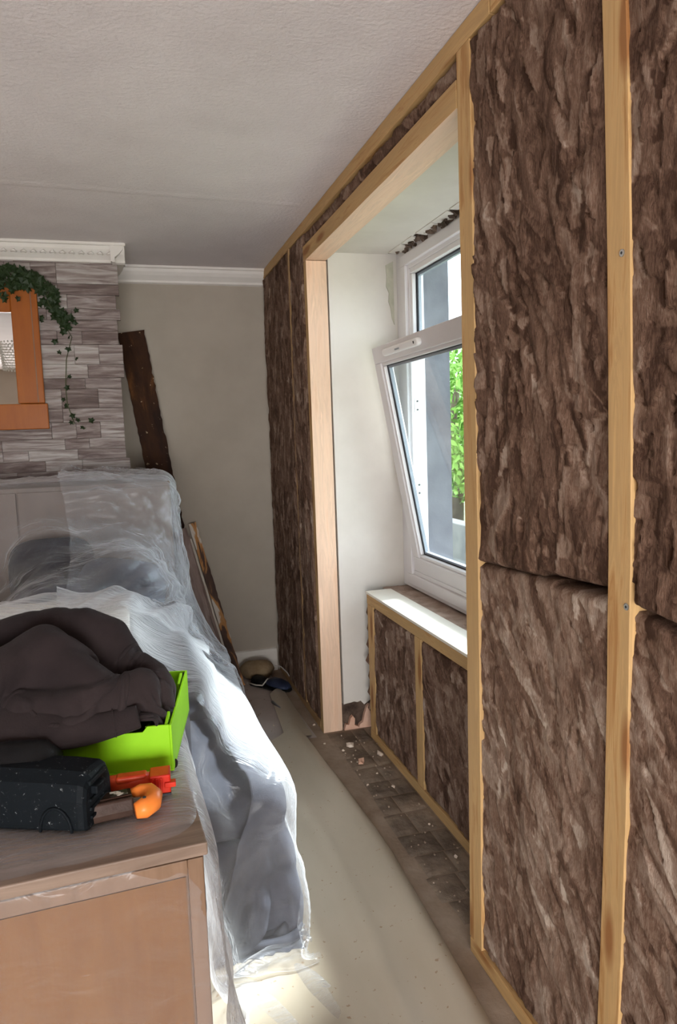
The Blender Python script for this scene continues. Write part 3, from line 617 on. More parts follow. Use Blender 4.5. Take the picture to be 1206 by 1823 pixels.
def cloth(P0, lu, lv, cols, steps, iters=8, th=0.008, fr=0.5, bend=0.12, pin=None, g=-0.0009, damp=0.985, shear=0.25):
    ny, nx = P0.shape[:2]; P = P0.copy().reshape(ny, nx, 3); prev = P.copy()
    inv = np.ones((ny, nx, 1)); 
    if pin is not None: inv[pin] = 0
    def solve(a, b, L, st, push=False):
        d_ = P[b] - P[a]; l = np.sqrt((d_**2).sum(-1, keepdims=True)) + 1e-9; e = (l - L)/l
        if push: e = np.minimum(e, 0)
        wa = inv[a]; wb = inv[b]; s = st/np.maximum(wa + wb, 1e-6)
        P[a] += d_*e*s*wa; P[b] -= d_*e*s*wb
    S = slice
    sets = []
    for o_ in (0, 1):
        n = (nx - o_)//2*2
        sets.append(((S(None), S(o_, o_+n, 2)), (S(None), S(o_+1, o_+n, 2)), lu, 1.0, False))
        n = (ny - o_)//2*2
        sets.append(((S(o_, o_+n, 2), S(None)), (S(o_+1, o_+n, 2), S(None)), lv, 1.0, False))
    Ld = math.hypot(lu, lv)
    for o_ in (0, 1):
        m_ = (ny - o_)//2*2
        sets.append(((S(o_, o_+m_, 2), S(0, nx-1)), (S(o_+1, o_+m_, 2), S(1, nx)), Ld, shear, False))
        sets.append(((S(o_, o_+m_, 2), S(1, nx)), (S(o_+1, o_+m_, 2), S(0, nx-1)), Ld, shear, False))
    for o_ in range(4):
        n = (nx - o_)//4
        if n: sets.append(((S(None), S(o_, o_+4*n-2, 4)), (S(None), S(o_+2, o_+4*n, 4)), 2*lu, bend, True))
        n = (ny - o_)//4
        if n: sets.append(((S(o_, o_+4*n-2, 4), S(None)), (S(o_+2, o_+4*n, 4), S(None)), 2*lv, bend, True))
    def fit(sl_a, sl_b):
        return sl_a, sl_b
    for it in range(steps):
        vel = (P - prev)*damp; vl = np.abs(vel).max()
        vel = np.clip(vel, -0.03, 0.03); prev = P.copy(); P += (vel + np.array([0, 0, g]))*inv
        for k in range(iters):
            for a, b, L, st, pu in sets:
                A_ = P[a]; B_ = P[b]
                if A_.shape != B_.shape: continue
                solve(a, b, L, st, pu)
            if k % 3 == 2 or k == iters-1:
                F = P.reshape(-1, 3); Q = prev.reshape(-1, 3); keep = F[(inv.reshape(-1) == 0)]
                collide(F, Q, cols, th, fr if k == iters-1 else 0)
                F[(inv.reshape(-1) == 0)] = keep
    return P
def cloth_obj(name, P, m, parent=None, thick=0.0, sub=1, cut=None):
    me = grid_mesh(name, P); o = link(name, me, m, parent)
    if cut is not None:
        bm = bmesh.new(); bm.from_mesh(me); bmesh.ops.delete(bm, geom=[v for v in bm.verts if cut(v.co)], context='VERTS'); bm.to_mesh(me); bm.free()
    if thick:
        s = o.modifiers.new('thickness', 'SOLIDIFY'); s.thickness = thick; s.offset = 0
    if sub:
        s = o.modifiers.new('smooth', 'SUBSURF'); s.levels = sub; s.render_levels = sub
    return o

# ---------------------------------------------------------------- furniture under the sheet
# A: low wooden cabinet in the foreground
def side_cabinet():
    t = empty('cabinet', (0.088, 1.232, 0), (0, 0, R(3)), label='low wooden cabinet in the foreground with greyed oak top and warm framed front panel', cat='cabinet')
    W2, D2, H2 = 0.90, 0.74, 0.79
    MB().box((-W2, 0.012, 0.03), (0, D2, H2-0.024)).build('body', M['oakframe'], t, bevel=0.002)
    MB().box((-W2-0.01, -0.008, H2-0.024), (0.006, D2+0.01, H2)).build('top', M['oaktop'], t, bevel=0.003)
    b = MB(); fw = 0.030
    b.box((-W2+0.002, 0.0, 0.06), (-W2+fw, 0.012, H2-0.03)); b.box((-fw, 0.0, 0.06), (-0.002, 0.012, H2-0.03))
    b.box((-W2+fw, 0.0, H2-0.03-fw), (-fw, 0.012, H2-0.03)); b.box((-W2+fw, 0.0, 0.06), (-fw, 0.012, 0.06+fw))
    b.build('front_frame', M['oakframe'], t, bevel=0.002)
    MB().box((-W2+fw, 0.005, 0.06+fw), (-fw-0.004, 0.0115, H2-0.034-fw)).build('front_panel', M['oakpanel'], t)
    for x in (-W2+0.02, -0.06):
        for y in (0.03, D2-0.07): MB().box((x, y, 0), (x+0.04, y+0.04, 0.03)).build('foot', M['oakframe'], t)
    return t
side_cabinet()
# B: cream board top on a crate behind it
t = empty('side_table', (-0.36, 2.56, 0), label='cream topped table under clear plastic behind the dark garment', cat='table')
MB().box((-0.34, -0.42, 0.852), (0.335, 0.42, 0.885)).build('table_top', M['cream'], t, bevel=0.006)
for x in (-0.31, 0.27):
    for y in (-0.39, 0.35): MB().box((x, y, 0), (x+0.035, y+0.035, 0.852)).build('leg', M['oakframe'], t, bevel=0.002)
MB().box((-0.30, -0.38, 0.76), (0.30, 0.38, 0.852)).build('apron', M['cream'], t)
# tall panelled cabinet against the chimney breast
t = empty('tall_cabinet', (0.19, 3.47, 0), label='tall grey brown panelled cabinet against the stone chimney, under clear plastic', cat='cabinet')
MB().box((-1.35, 0.014, 0), (0, 0.44, 1.305)).build('body', M['greycab'], t, bevel=0.004)
for x0, dw in ((-1.335, 0.66), (-0.672, 0.664)):
    MB().box((x0+0.003, 0, 0.08), (x0+dw, 0.014, 1.285)).build('door', M['greycab'], t, bevel=0.003)
# sofa running along beside the window wall
sf = empty('sofa', (0.0, 2.72, 0), label='dark blue grey sofa under plastic along the clear floor strip', cat='sofa')
def puff(name, a, b, parent, m, r=0.05, sub=2, sag=0.0):
    o = MB().box(a, b).build(name, m, parent, smooth=True); md = o.modifiers.new('bevel', 'BEVEL'); md.width = r; md.segments = 5; return o
puff('base', (-0.02, -0.70, 0.04), (0.345, 0.72, 0.30), sf, M['sofa'], 0.03)
puff('seat_cushion', (0.10, -0.70, 0.30), (0.355, 0.0, 0.44), sf, M['sofa']); puff('seat_cushion', (0.10, 0.005, 0.30), (0.355, 0.70, 0.44), sf, M['sofa'])
puff('backrest', (-0.02, -0.70, 0.30), (0.13, 0.72, 0.74), sf, M['sofa'], 0.06)
for x, y in ((0.0, -0.66), (0.30, -0.66), (0.0, 0.66), (0.30, 0.66)): MB().box((x, y, 0), (x+0.03, y+0.03, 0.04)).build('foot', M['oakframe'], sf)
def cushion(label, loc, rot, s, m):
    b = bmesh.new(); bmesh.ops.create_uvsphere(b, u_segments=28, v_segments=18, radius=1)
    for v in b.verts:
        x, y, z = v.co; k = 0.55
        v.co = Vector((math.copysign(abs(x)**k, x)*s[0], math.copysign(abs(y)**k, y)*s[1], z*s[2]*(1-0.35*max(abs(x), abs(y))**3)))
    me = bpy.data.meshes.new('cushion'); b.to_mesh(me); b.free(); me.polygons.foreach_set('use_smooth', [True]*len(me.polygons))
    o = link('cushion', me, m); o.location = loc; o.rotation_euler = [R(a) for a in rot]; tag(o, label, 'cushion', 'cushions piled under the plastic'); return o
cushion('black cushion standing upright, leftmost under the plastic in front of the tall cabinet', (-0.34, 3.35, 0.93), (75, 0, 6), (0.18, 0.16, 0.07), M['cushion'])
cushion('dark blue grey cushion under the plastic behind the corner of the cream table', (-0.06, 3.22, 0.84), (60, 10, -8), (0.19, 0.16, 0.075), M['throw'])
cushion('dark blue grey cushion lying under the plastic between table and tall cabinet', (-0.30, 3.14, 0.80), (35, 0, 20), (0.19, 0.15, 0.06), M['throw'])
st = MB().box((-0.56, 3.05, 0), (-0.03, 3.44, 0.74)).build('storage_box', M['cushion'], bevel=0.02); tag(st, 'black storage box under the piled cushions, beneath the plastic', 'box')

sofa_c = [col_box((0.165, 2.73, 0.17), (0.185, 0.72, 0.17)), col_box((0.225, 2.73, 0.36), (0.13, 0.71, 0.085)), col_box((0.055, 2.73, 0.37), (0.08, 0.72, 0.37))]
# throw over the sofa
V, U = np.meshgrid(np.linspace(0, 1, 118), np.linspace(0, 1, 58), indexing='ij')
P0 = np.stack([-0.02 + 0.58*U, 1.80 + 1.64*V, 0.80 + 0.07*(fbm(U*6, V*16, 31)-0.5)], -1)
P0[..., 0] += 0.025*np.sin(V*38 + 3*fbm(U*2, V*3, 12)); Lu = 0.86/57; Lv = 1.92/117
Pt = cloth(P0, Lu, Lv, sofa_c, 150, 7, th=0.012, fr=0.8, bend=0.25)
nr = np.cross(np.gradient(Pt, axis=1), np.gradient(Pt, axis=0)); nr /= np.linalg.norm(nr, axis=2, keepdims=True) + 1e-9; nr *= np.where(nr[..., 2:3] < -0.2, -1, 1)
Pt = Pt + nr*((np.abs(fbm(U*3+V*5, V*9-U*4, 55, 3)-0.44)*0.16).clip(0, 0.028)*np.clip(Pt[..., 2:3][..., 0]/0.2, 0, 1))[..., None]
o = cloth_obj('throw', Pt, M['throw'], thick=0.008, sub=1, cut=lambda c: c.z < 0.045 and (c.x > 0.42 or c.y < 1.9)); tag(o, 'rumpled dark blue grey throw over the sofa, seen through the plastic', 'blanket')

# the polythene dust sheet over everything
colsP = [col_box((-0.36, 1.59, 0.395), (0.455, 0.375, 0.395), R(3)), col_box((-0.36, 2.56, 0.445), (0.345, 0.425, 0.445)), col_box((-0.485, 3.69, 0.655), (0.678, 0.225, 0.655)),
         col_box((-0.23, 3.24, 0.37), (0.33, 0.20, 0.37)), col_ell((-0.34, 3.33, 0.95), (0.19, 0.10, 0.19)), col_ell((-0.06, 3.22, 0.86), (0.19, 0.12, 0.16)), col_ell((-0.30, 3.14, 0.82), (0.2, 0.15, 0.12))]
colsP += [col_box((0.165, 2.73, 0.17), (0.225, 0.76, 0.17)), col_box((0.225, 2.73, 0.38), (0.165, 0.76, 0.095)), col_box((0.055, 2.73, 0.38), (0.11, 0.75, 0.39))]
ny, nx = 206, 104
V, U = np.meshgrid(np.linspace(0, 1, ny), np.linspace(0, 1, nx), indexing='ij')
yy = 0.50 + 3.40*V; xx_ = -0.84 + 1.62*U
top = np.interp(yy, [1.1, 1.95, 2.1, 3.0, 3.3, 3.46, 3.5, 4.0], [0.83, 0.83, 0.92, 0.93, 1.12, 1.325, 1.325, 1.325])
P0 = np.stack([xx_, yy, top + 0.012*fbm(U*14, V*30, 77)], -1)
Lu = 1.90/(nx-1); Lv = 4.85/(ny-1)
pin = np.zeros((ny, nx), bool); pin[-1, :67] = True; pin[(yy[:, 0] > 1.2) & (yy[:, 0] < 3.1), 0] = True; P0[:, 0, 2] -= np.where(yy[:, 0] < 2.1, 0.025, 0.02)
Pp = cloth(P0, Lu, Lv, colsP, 190, 7, th=0.007, fr=0.6, bend=0.10, pin=pin, g=-0.0012)
# pulled pleats radiating from the top corner of the tall cabinet and down the sofa side
uu, vv = U*1.90, V*4.85; uc, vc = 1.20, 4.22
ang = np.arctan2(uu-uc, vc-vv+0.02); rad = np.hypot(uu-uc, vv-vc)
nrm = np.cross(np.gradient(Pp, axis=1), np.gradient(Pp, axis=0)); nrm /= np.linalg.norm(nrm, axis=2, keepdims=True) + 1e-9; nrm *= np.where(nrm[..., 2:3] < -0.2, -1, 1)
ple = (noise2(ang*16+40, rad*1.6, 91)-0.4).clip(0, 1)**1.3*0.060 + (noise2(ang*42+40, rad*2.4, 92)-0.45).clip(0, 1)*0.030
fade = np.clip((rad-0.05)/0.25, 0, 1)*np.clip((vv-1.35)/0.5, 0.12, 1)
ang2 = np.arctan2(uu-uc, vc-vv+0.30)
ple2 = (noise2(ang2*30+40, rad*1.1, 191)-0.42).clip(0, 1)*0.075 + (noise2(ang2*80+40, rad*2.0, 192)-0.45).clip(0, 1)*0.035
P2 = Pp + nrm*(0.004 + ple*fade + ple2*np.clip((1-U)*3-0.6, 0, 1)*np.clip(rad/0.2, 0, 1)*np.clip((1.6-rad)/0.6, 0, 1))[..., None]
Pp = Pp + nrm*(ple*fade)[..., None]; Pp[..., 2] = Pp[..., 2].clip(0.004)
o = cloth_obj('dust_sheet', Pp, M['film'], sub=1, cut=lambda c: c.z < 0.05 and c.x > 0.445); tag(o, 'clear polythene dust sheet draped over sofa, table and both cabinets', 'dust sheet')
r0 = int(np.argmin(np.abs(vv[:, 0]-3.05)))
fl = cloth_obj('folded_over_layer', P2[r0:, 26:], M['film'], o, sub=1, cut=lambda c: (c.z < 0.05 and c.x > 0.445) or c.x > 0.27 or c.x < -0.46 + 0.10*math.sin(c.z*9) + (c.z-0.8)*0.28)

# ---------------------------------------------------------------- things on the cabinet
CM = camo.matrix_world
def at_y(px, py, y):
    dv = CM.to_3x3() @ Vector(((px-603)/1280, -(py-911.5)/1280, -1)); t_ = (y - 0)/dv.y; return Vector((0, 0, 1.5)) + dv*t_
ZT = 0.803
def green_box():
    t = empty('open_box', (0.055, 1.50, ZT), (0, 0, -R(10)), label='bright lime green open box with notched corners under the dark garment', cat='box')
    Lx, Ly, H2, th = 0.43, 0.345, 0.105, 0.005
    MB().box((-Lx, 0, 0), (0, Ly, th)).build('bottom', M['lime'], t)
    prof = [(0, th), (Ly, th), (Ly, H2), (Ly-0.02, H2+0.004), (Ly-0.045, H2-0.018), (0.075, H2-0.030), (0.05, H2-0.005), (0.0, H2-0.002)]
    MB().prism([(0, th), (Ly, th), (Ly, H2), (0, H2-0.004)], lambda u, v, d: (d, u, v), -th, 0).build('side_panel', M['lime'], t, bevel=0.001)
    MB().prism([(0, th), (Ly, th), (Ly, H2), (0, H2-0.004)], lambda u, v, d: (d, u, v), -Lx, -Lx+th).build('side_panel', M['lime'], t, bevel=0.001)
    MB().prism([(-Lx+th, th), (-th, th), (-th, H2-0.004), (-0.05, H2-0.004), (-0.06, H2-0.016), (-Lx+th, H2-0.016)], lambda u, v, d: (u, d, v), 0, th).build('front_panel', M['lime'], t, bevel=0.001)
    MB().box((-Lx+th, Ly-th, th), (-th, Ly, H2)).build('back_panel', M['lime'], t, bevel=0.001)
    # corner flaps folded inside, with the dark slots between
    for y0, y1 in ((0.012, 0.075), (Ly-0.085, Ly-0.012)):
        MB().prism([(y0, 0.03), (y1, 0.03), (y1-0.012, H2+0.002), (y0, H2-0.006)], lambda u, v, d: (d, u, v), -0.016, -0.010).build('corner_flap', M['lime'], t, bevel=0.001)
        MB().prism([(y0, 0.03), (y1, 0.03), (y1, H2-0.02), (y0, H2-0.008)], lambda u, v, d: (d, u, v), -0.056, -0.051).build('corner_flap', M['limedark'], t, bevel=0.001)
    for y0 in (0.07, Ly-0.012):
        MB().prism([(0, 0.060), (0.010, 0.060), (0.014, H2-0.001), (0.004, H2-0.004)], lambda u, v, d: (d, y0+u, v), -0.0102, -0.0055).build('slot_edge', M['rubber'], t)
    return t
green_box()
# crumpled dark garment heaped on the box
ridges = [((-10, 1170, 1.60), (75, 1128, 1.64), (130, 1165, 1.60), (185, 1205, 1.57), 0.034), ((40, 1235, 1.56), (120, 1232, 1.55), (200, 1215, 1.56), (262, 1190, 1.59), 0.030),
          ((60, 1092, 1.74), (150, 1086, 1.73), (200, 1105, 1.72), (222, 1145, 1.69), 0.026), ((170, 1150, 1.68), (215, 1168, 1.66), (250, 1165, 1.66), (280, 1185, 1.62), 0.020), ((235, 1112, 1.76), (268, 1120, 1.76), (285, 1150, 1.74), (300, 1185, 1.66), 0.018),
          ((-40, 1120, 1.70), (0, 1110, 1.72), (30, 1100, 1.73), (60, 1092, 1.74), 0.03)]
rc = []
for *pts_, rad_ in ridges:
    q_ = [np.array(at_y(*p_)) for p_ in pts_]
    for i_ in range(3):
        for k_ in range(5): c_ = q_[i_] + (q_[i_+1]-q_[i_])*k_/5; rc.append(col_ell(tuple(c_ - np.array([0, 0, rad_ + 0.012])), (rad_, rad_, rad_*1.25)))
gcols = rc + [col_box((-0.17, 1.66, 0.86), (0.20, 0.17, 0.05), -R(5)), col_ell((-0.20, 1.68, 0.90), (0.17, 0.14, 0.11)), col_box((-0.35, 1.575, 0.40), (0.455, 0.375, 0.40)),
         col_box((0.0, 1.36, 0.6), (0.8, 0.135, 0.325), -R(4)), col_box((0.243, 1.6, 0.5), (0.175, 0.6, 0.6)), col_box((-0.2, 2.02, 0.6), (0.9, 0.15, 0.6)), col_box((-0.75, 1.6, 0.6), (0.2, 0.6, 0.6))]
n = 150; V, U = np.meshgrid(np.linspace(-1, 1, n), np.linspace(-1, 1, n), indexing='ij')
X = -0.20 + 0.27*U + 0.05*(fbm(U*2+5, V*2+5, 61)-0.5); Yc = 1.68 + 0.165*V + 0.04*(fbm(U*3+9, V*3+9, 62)-0.5)
Zc_ = 1.13 - 0.11*(U**2*0.7 + V**2*0.5) + 0.16*(fbm(U*2.2+7, V*4.0+U*2+7, 63)-0.5)
P0 = np.stack([X, Yc, Zc_], -1)
Pg = cloth(P0, 1.00/(n-1), 0.86/(n-1), gcols, 60, 12, th=0.008, fr=0.9, bend=0.30, g=-0.0013, damp=0.90, shear=0.5)
nr = np.cross(np.gradient(Pg, axis=1), np.gradient(Pg, axis=0)); nr /= np.linalg.norm(nr, axis=2, keepdims=True) + 1e-9
Pg = Pg + nr*((0.05-np.abs(fbm(U*1.8+V*1.2+8, V*2.6-U+8, 155, 2)-0.38)).clip(0, 1)*0.30)[..., None]
gm = empty('garment', (-0.15, 1.62, 0.9), label='crumpled charcoal brown fleece garment heaped on the green box', cat='clothing')
o = cloth_obj('garment_body', Pg - np.array([-0.15, 1.62, 0.9]), M['fleece'], gm, thick=0.007, sub=1, cut=lambda c: c.y < -0.105 and c.z < 0.0)
# sleeve end with a hemmed cuff hanging over the front of the box
def flat_tube(path, wid, hei, n=20):
    b = MB(); rings = []
    for i, p in enumerate(path):
        p = Vector(p); t_ = (Vector(path[min(i+1, len(path)-1)]) - Vector(path[max(i-1, 0)])).normalized(); up = Vector((0.0, -0.62, 0.78)); sd = t_.cross(up).normalized(); up = sd.cross(t_).normalized()
        for k in range(n):
            a = 2*math.pi*k/n; f = 1 + 0.05*math.sin(3*a + i*0.9)
            rings.append(p + sd*math.cos(a)*wid[i]*f + up*math.copysign(abs(math.sin(a))**0.8, math.sin(a))*hei[i]*f)
    fs = [(i*n+k, i*n+(k+1) % n, (i+1)*n+(k+1) % n, (i+1)*n+k) for i in range(len(path)-1) for k in range(n)]
    b.add(rings, fs + [tuple(range(n))[::-1]]); return b
path = [(-0.30, 1.55, 0.955), (-0.23, 1.512, 0.935), (-0.165, 1.498, 0.922), (-0.11, 1.497, 0.920), (-0.06, 1.500, 0.924), (-0.045, 1.501, 0.925), (-0.008, 1.505, 0.929)]
path = [(p[0]+0.15, p[1]-1.62, p[2]-0.9) for p in path]
o = flat_tube(path, [0.055, 0.05, 0.040, 0.034, 0.030, 0.0285, 0.028], [0.022, 0.022, 0.020, 0.018, 0.015, 0.013, 0.013]).build('sleeve', M['fleece'], gm, smooth=True)
s = o.modifiers.new('thickness', 'SOLIDIFY'); s.thickness = 0.004; s = o.modifiers.new('smooth', 'SUBSURF'); s.levels = s.render_levels = 1
o2 = flat_tube([path[4], tuple(Vector(path[4])*0.85+Vector(path[5])*0.15)], [0.0315, 0.0315], [0.0165, 0.0165]).build('hem_stitch', M['fleece'], o, smooth=True)

def power_tool():
    t = empty('power_tool', (-0.112, 1.300, ZT), (0, 0, -R(24)), label='black dust speckled power tool at the front left of the cabinet top', cat='tool')
    pr = [(0, 0.006), (0.012, 0), (0.10, 0), (0.112, 0.01), (0.112, 0.07), (0.098, 0.097), (0.03, 0.103), (0.008, 0.088), (0, 0.06)]
    b = MB(); L = 0.30; n = len(pr)
    secs = [(0.0, 0.86), (0.004, 0.95), (0.014, 1.0), (0.06, 1.03), (0.14, 1.04), (0.22, 1.05), (0.30, 1.02)]
    vs = [(-s_, 0.056 + (u-0.056)*k, 0.0 + v*k) for s_, k in secs for u, v in pr]
    fs = [(i*n+k, i*n+(k+1) % n, (i+1)*n+(k+1) % n, (i+1)*n+k) for i in range(len(secs)-1) for k in range(n)] + [tuple(range(n)), tuple((len(secs)-1)*n + k for k in range(n))]
    b.add(vs, fs).build('housing', M['tool'], t, bevel=0.004, seg=3)
    MB().box((-0.012, 0.030, 0.060), (0.012, 0.066, 0.076)).build('latch', M['tool'], t, bevel=0.003)
    MB().box((-0.004, 0.022, 0.080), (0.004, 0.088, 0.089)).build('rib', M['tool'], t, bevel=0.002)
    for k in range(3): MB().box((-0.003, 0.020, 0.018+0.016*k), (0.004, 0.085, 0.024+0.016*k)).build('rib', M['tool'], t, bevel=0.0015)
    b = MB(); b.tube([(-0.055+0.03*math.cos(a), -0.003, 0.004+0.045*math.sin(a)) for a in [math.pi*i/10 for i in range(11)]], 0.003, 6); b.build('moulded_arc', M['tool'], t, smooth=True)
    return t
power_tool()
def tool_bag():
    t = empty('power_drill', (-0.25, 1.455, ZT), (0, 0, 0), label='black drill body in deep shadow between green box and speckled tool', cat='tool')
    MB().tube([(-0.10, 0.02, 0.07), (0.0, 0.0, 0.075), (0.06, -0.005, 0.075), (0.085, -0.01, 0.07)], [0.05, 0.055, 0.05, 0.03], 16).build('motor_housing', M['blackrub'], t, smooth=True)
    MB().tube([(0.0, 0.0, 0.05), (-0.02, -0.02, 0.01), (-0.03, -0.03, 0.003)], [0.028, 0.026, 0.03], 12).build('handle', M['blackrub'], t, smooth=True)
    MB().tube([(0.085, -0.01, 0.07), (0.115, -0.014, 0.068)], [0.022, 0.016], 14).build('chuck', M['tool'], t, smooth=True)
tool_bag()
def knife():
    t = empty('multi_knife', (0.0, 1.345, ZT), (0, 0, R(6)), label='black gripped tool with hooked orange end on the plastic', cat='tool')
    b = MB(); pr = [(0, 0), (0.034, 0), (0.040, 0.012), (0.036, 0.032), (0.006, 0.034), (-0.002, 0.014)]
    MB().prism(pr, lambda u, v, d: (d, u-0.005, v), -0.16, -0.028).build('grip', M['darkgrip'], t, bevel=0.004, seg=3)
    MB().box((-0.15, 0.010, 0.0338), (-0.03, 0.036, 0.037)).build('top_plate', M['rust'], t, bevel=0.001)
    MB().box((-0.068, 0.013, 0.0372), (-0.036, 0.033, 0.0378)).build('worn_print', M['label'], t)
    arc = [(-0.030, 0.034, 0.026), (-0.012, 0.034, 0.028), (0.004, 0.026, 0.027), (0.010, 0.010, 0.024), (0.004, -0.010, 0.021), (-0.012, -0.020, 0.019), (-0.028, -0.022, 0.018)]
    MB().tube(arc, [0.008, 0.012, 0.015, 0.017, 0.0185, 0.019, 0.014], 14).build('orange_end', M['orange'], t, smooth=True)['label'] = 'glossy orange hooked end'
    MB().tube([(-0.010, -0.018, 0.0365), (-0.010, -0.018, 0.0395)], 0.0035, 8).build('hang_hole', M['rubber'], t)
knife()
def red_tool():
    t = empty('red_hand_tool', (0.044, 1.415, ZT), (0, 0, -R(3)), label='scuffed red plastic hand tool with ribbed end beside the green box', cat='tool')
    MB().tube([(-0.15, 0.022, 0.018), (-0.12, 0.020, 0.020), (-0.07, 0.014, 0.021), (-0.035, 0.010, 0.020)], [0.013, 0.017, 0.019, 0.018], 12).build('handle', M['redor'], t, smooth=True)
    MB().box((-0.105, -0.002, 0.026), (-0.045, 0.024, 0.040)).build('slider', M['redor'], t, bevel=0.005, seg=3)
    MB().box((-0.040, -0.016, 0.002), (0.0, 0.030, 0.040)).build('head', M['red'], t, bevel=0.003)
    for k in range(3): MB().box((-0.036+k*0.008, -0.0195, 0.006), (-0.032+k*0.008, -0.0155, 0.036)).build('rib', M['red'], t, bevel=0.001)
    MB().box((-0.012, -0.022, 0.016), (0.010, -0.004, 0.026)).build('nib', M['red'], t, bevel=0.002)
    MB().box((-0.022, -0.020, 0.0), (0.0, 0.004, 0.004)).build('foot', M['rubber'], t)
red_tool()

# ---------------------------------------------------------------- boards leaning in the corner
def lean(name, label, p0, p1, wdir, w_, t_, m, rag=0.0, seed=0, parts=None):
    p0 = Vector(p0); p1 = Vector(p1); ax = (p1-p0).normalized(); wd = Vector(wdir); wd = (wd - ax*wd.dot(ax)).normalized(); td = ax.cross(wd)
    L = (p1-p0).length; n = max(3, int(L/0.025)); r = random.Random(seed); vs = []
    for i in range(n+1):
        u = i/n*L; a0 = rag*r.uniform(-1, 1)*0.4; a1 = w_ + rag*r.uniform(-1, 0.6)
        vs += [(u, a0, 0), (u, a1, 0), (u, a1, t_), (u, a0, t_)]
    fs = [(3, 2, 1, 0), tuple(4*n+k for k in range(4))] + [(4*i+k, 4*i+(k+1) % 4, 4*i+4+(k+1) % 4, 4*i+4+k) for i in range(n) for k in range(4)]
    o = MB().add(vs, fs).build(name, m); Mx = Matrix((ax, wd, td)).transposed().to_4x4(); Mx.translation = p0; o.matrix_world = Mx
    return tag(o, label, 'board') if label else o
lean('old_board', 'wide blackened old board leaning in the corner above the plastic', (0.285, 4.22, 0.002), (-0.002, 4.425, 2.12), (1, 0, 0.1), 0.150, 0.022, M['rust'], 0.006, 1)
lean('old_lath', 'narrow dark lath with orange and white peeling patches, rightmost leaning in corner', (0.555, 4.20, 0.002), (0.335, 4.41, 0.985), (1, 0, 0.2), 0.046, 0.02, M['peel'], 0.004, 2)
lean('thin_lath', 'thin pale lath leaning against the dark peeling lath', (0.535, 4.12, 0.002), (0.335, 4.36, 0.90), (1, 0, 0), 0.012, 0.012, M['pallath'], 0.002, 3)
lean('thin_lath', 'thin brown lath leaning just left of the pale lath', (0.515, 4.05, 0.002), (0.315, 4.34, 0.92), (1, 0, 0), 0.015, 0.012, M['mauve'], 0.002, 4)
lean('dusty_board', 'dusty mauve brown board leaning nearest the plastic sheet', (0.430, 3.70, 0.002), (0.25, 4.20, 0.98), (1, -0.15, 0), 0.055, 0.016, M['mauve'], 0.003, 5)

# ---------------------------------------------------------------- mirror and ivy
mr_ = empty('wall_mirror', (-0.73, 3.985, 1.93), label='orange pine framed mirror hung on the stone chimney breast', cat='mirror')
zt, zb_, xr_, fw = 0.395, -0.355, 0.352, 0.125
MB().box((xr_-fw, -0.028, zb_+0.13), (xr_, 0.0, zt)).build('stile', M['mirrorwood'], mr_, bevel=0.004)
MB().box((-xr_, -0.028, zb_+0.13), (-xr_+fw, 0.0, zt)).build('stile', M['mirrorwood'], mr_, bevel=0.004)
MB().box((-xr_-0.012, -0.034, zb_), (xr_+0.012, 0.0, zb_+0.128)).build('bottom_rail', M['mirrorwood'], mr_, bevel=0.004)
MB().box((-xr_+fw, -0.024, zt-0.17), (xr_-fw, 0.0, zt-0.03)).build('top_rail', M['mirrorwood'], mr_, bevel=0.004)
MB().box((xr_-0.032, -0.031, zb_+0.135), (xr_-0.028, -0.027, zt-0.01)).build('groove_bead', M['oakframe'], mr_)
MB().box((-xr_+fw-0.01, -0.008, zb_+0.12), (xr_-fw+0.01, -0.004, zt-0.15)).build('mirror_glass', M['mirror'], mr_)
# pendant shade behind the frame's left edge: it shows only in the mirror
pl = empty('pendant_lamp', (-0.80, 1.5, 2.22), label='beaded pendant lampshade reflected in the mirror', cat='lamp')
MB().tube([(0, 0, 0.14), (0, 0, 0.28)], 0.003, 6).build('flex', M['rubber'], pl)
MB().tube([(0, 0, 0.10), (0, 0, 0.14)], 0.02, 10).build('lamp_holder', M['rubber'], pl)
b = MB()
for i in range(11):
    for k in range(26):
        a = 2*math.pi*(k + 0.5*(i % 2))/26; rr0 = 0.13 - 0.002*i; cx_, cy_2, cz2 = rr0*math.cos(a), rr0*math.sin(a), 0.10 - 0.021*i; q = 0.0105
        b.add([(cx_+q*math.cos(a), cy_2+q*math.sin(a), cz2), (cx_-q*math.sin(a), cy_2+q*math.cos(a), cz2), (cx_-q*math.cos(a), cy_2-q*math.sin(a), cz2), (cx_+q*math.sin(a), cy_2-q*math.cos(a), cz2), (cx_, cy_2, cz2+q), (cx_, cy_2, cz2-q)],
              [(0, 1, 4), (1, 2, 4), (2, 3, 4), (3, 0, 4), (1, 0, 5), (2, 1, 5), (3, 2, 5), (0, 3, 5)])
o = b.build('beads', M['offwhite'], pl); o['kind'] = 'stuff'
iv = empty('ivy_garland', (-0.45, 3.95, 2.3), label='trailing artificial ivy garland over the top right corner of the mirror', cat='plant')
def leaf_mesh():
    pts = [(0, 0), (0.35, -0.30), (0.55, -0.95), (0.95, -0.45), (1.6, -0.42), (1.35, 0.0), (1.6, 0.42), (0.95, 0.45), (0.55, 0.95), (0.35, 0.30)]
    vs = [(x*0.5, y*0.5, -0.12*abs(y) - 0.05*x*x) for x, y in pts] + [(0.45, 0, 0.06)]
    fs = [(i, (i+1) % 10, 10) for i in range(10)]; me = bpy.data.meshes.new('ivy_leaf'); me.from_pydata(vs, [], fs); me.update(); me.materials.append(M['leaf']); return me
lm = leaf_mesh(); rl = random.Random(21)
import numpy.linalg as LA
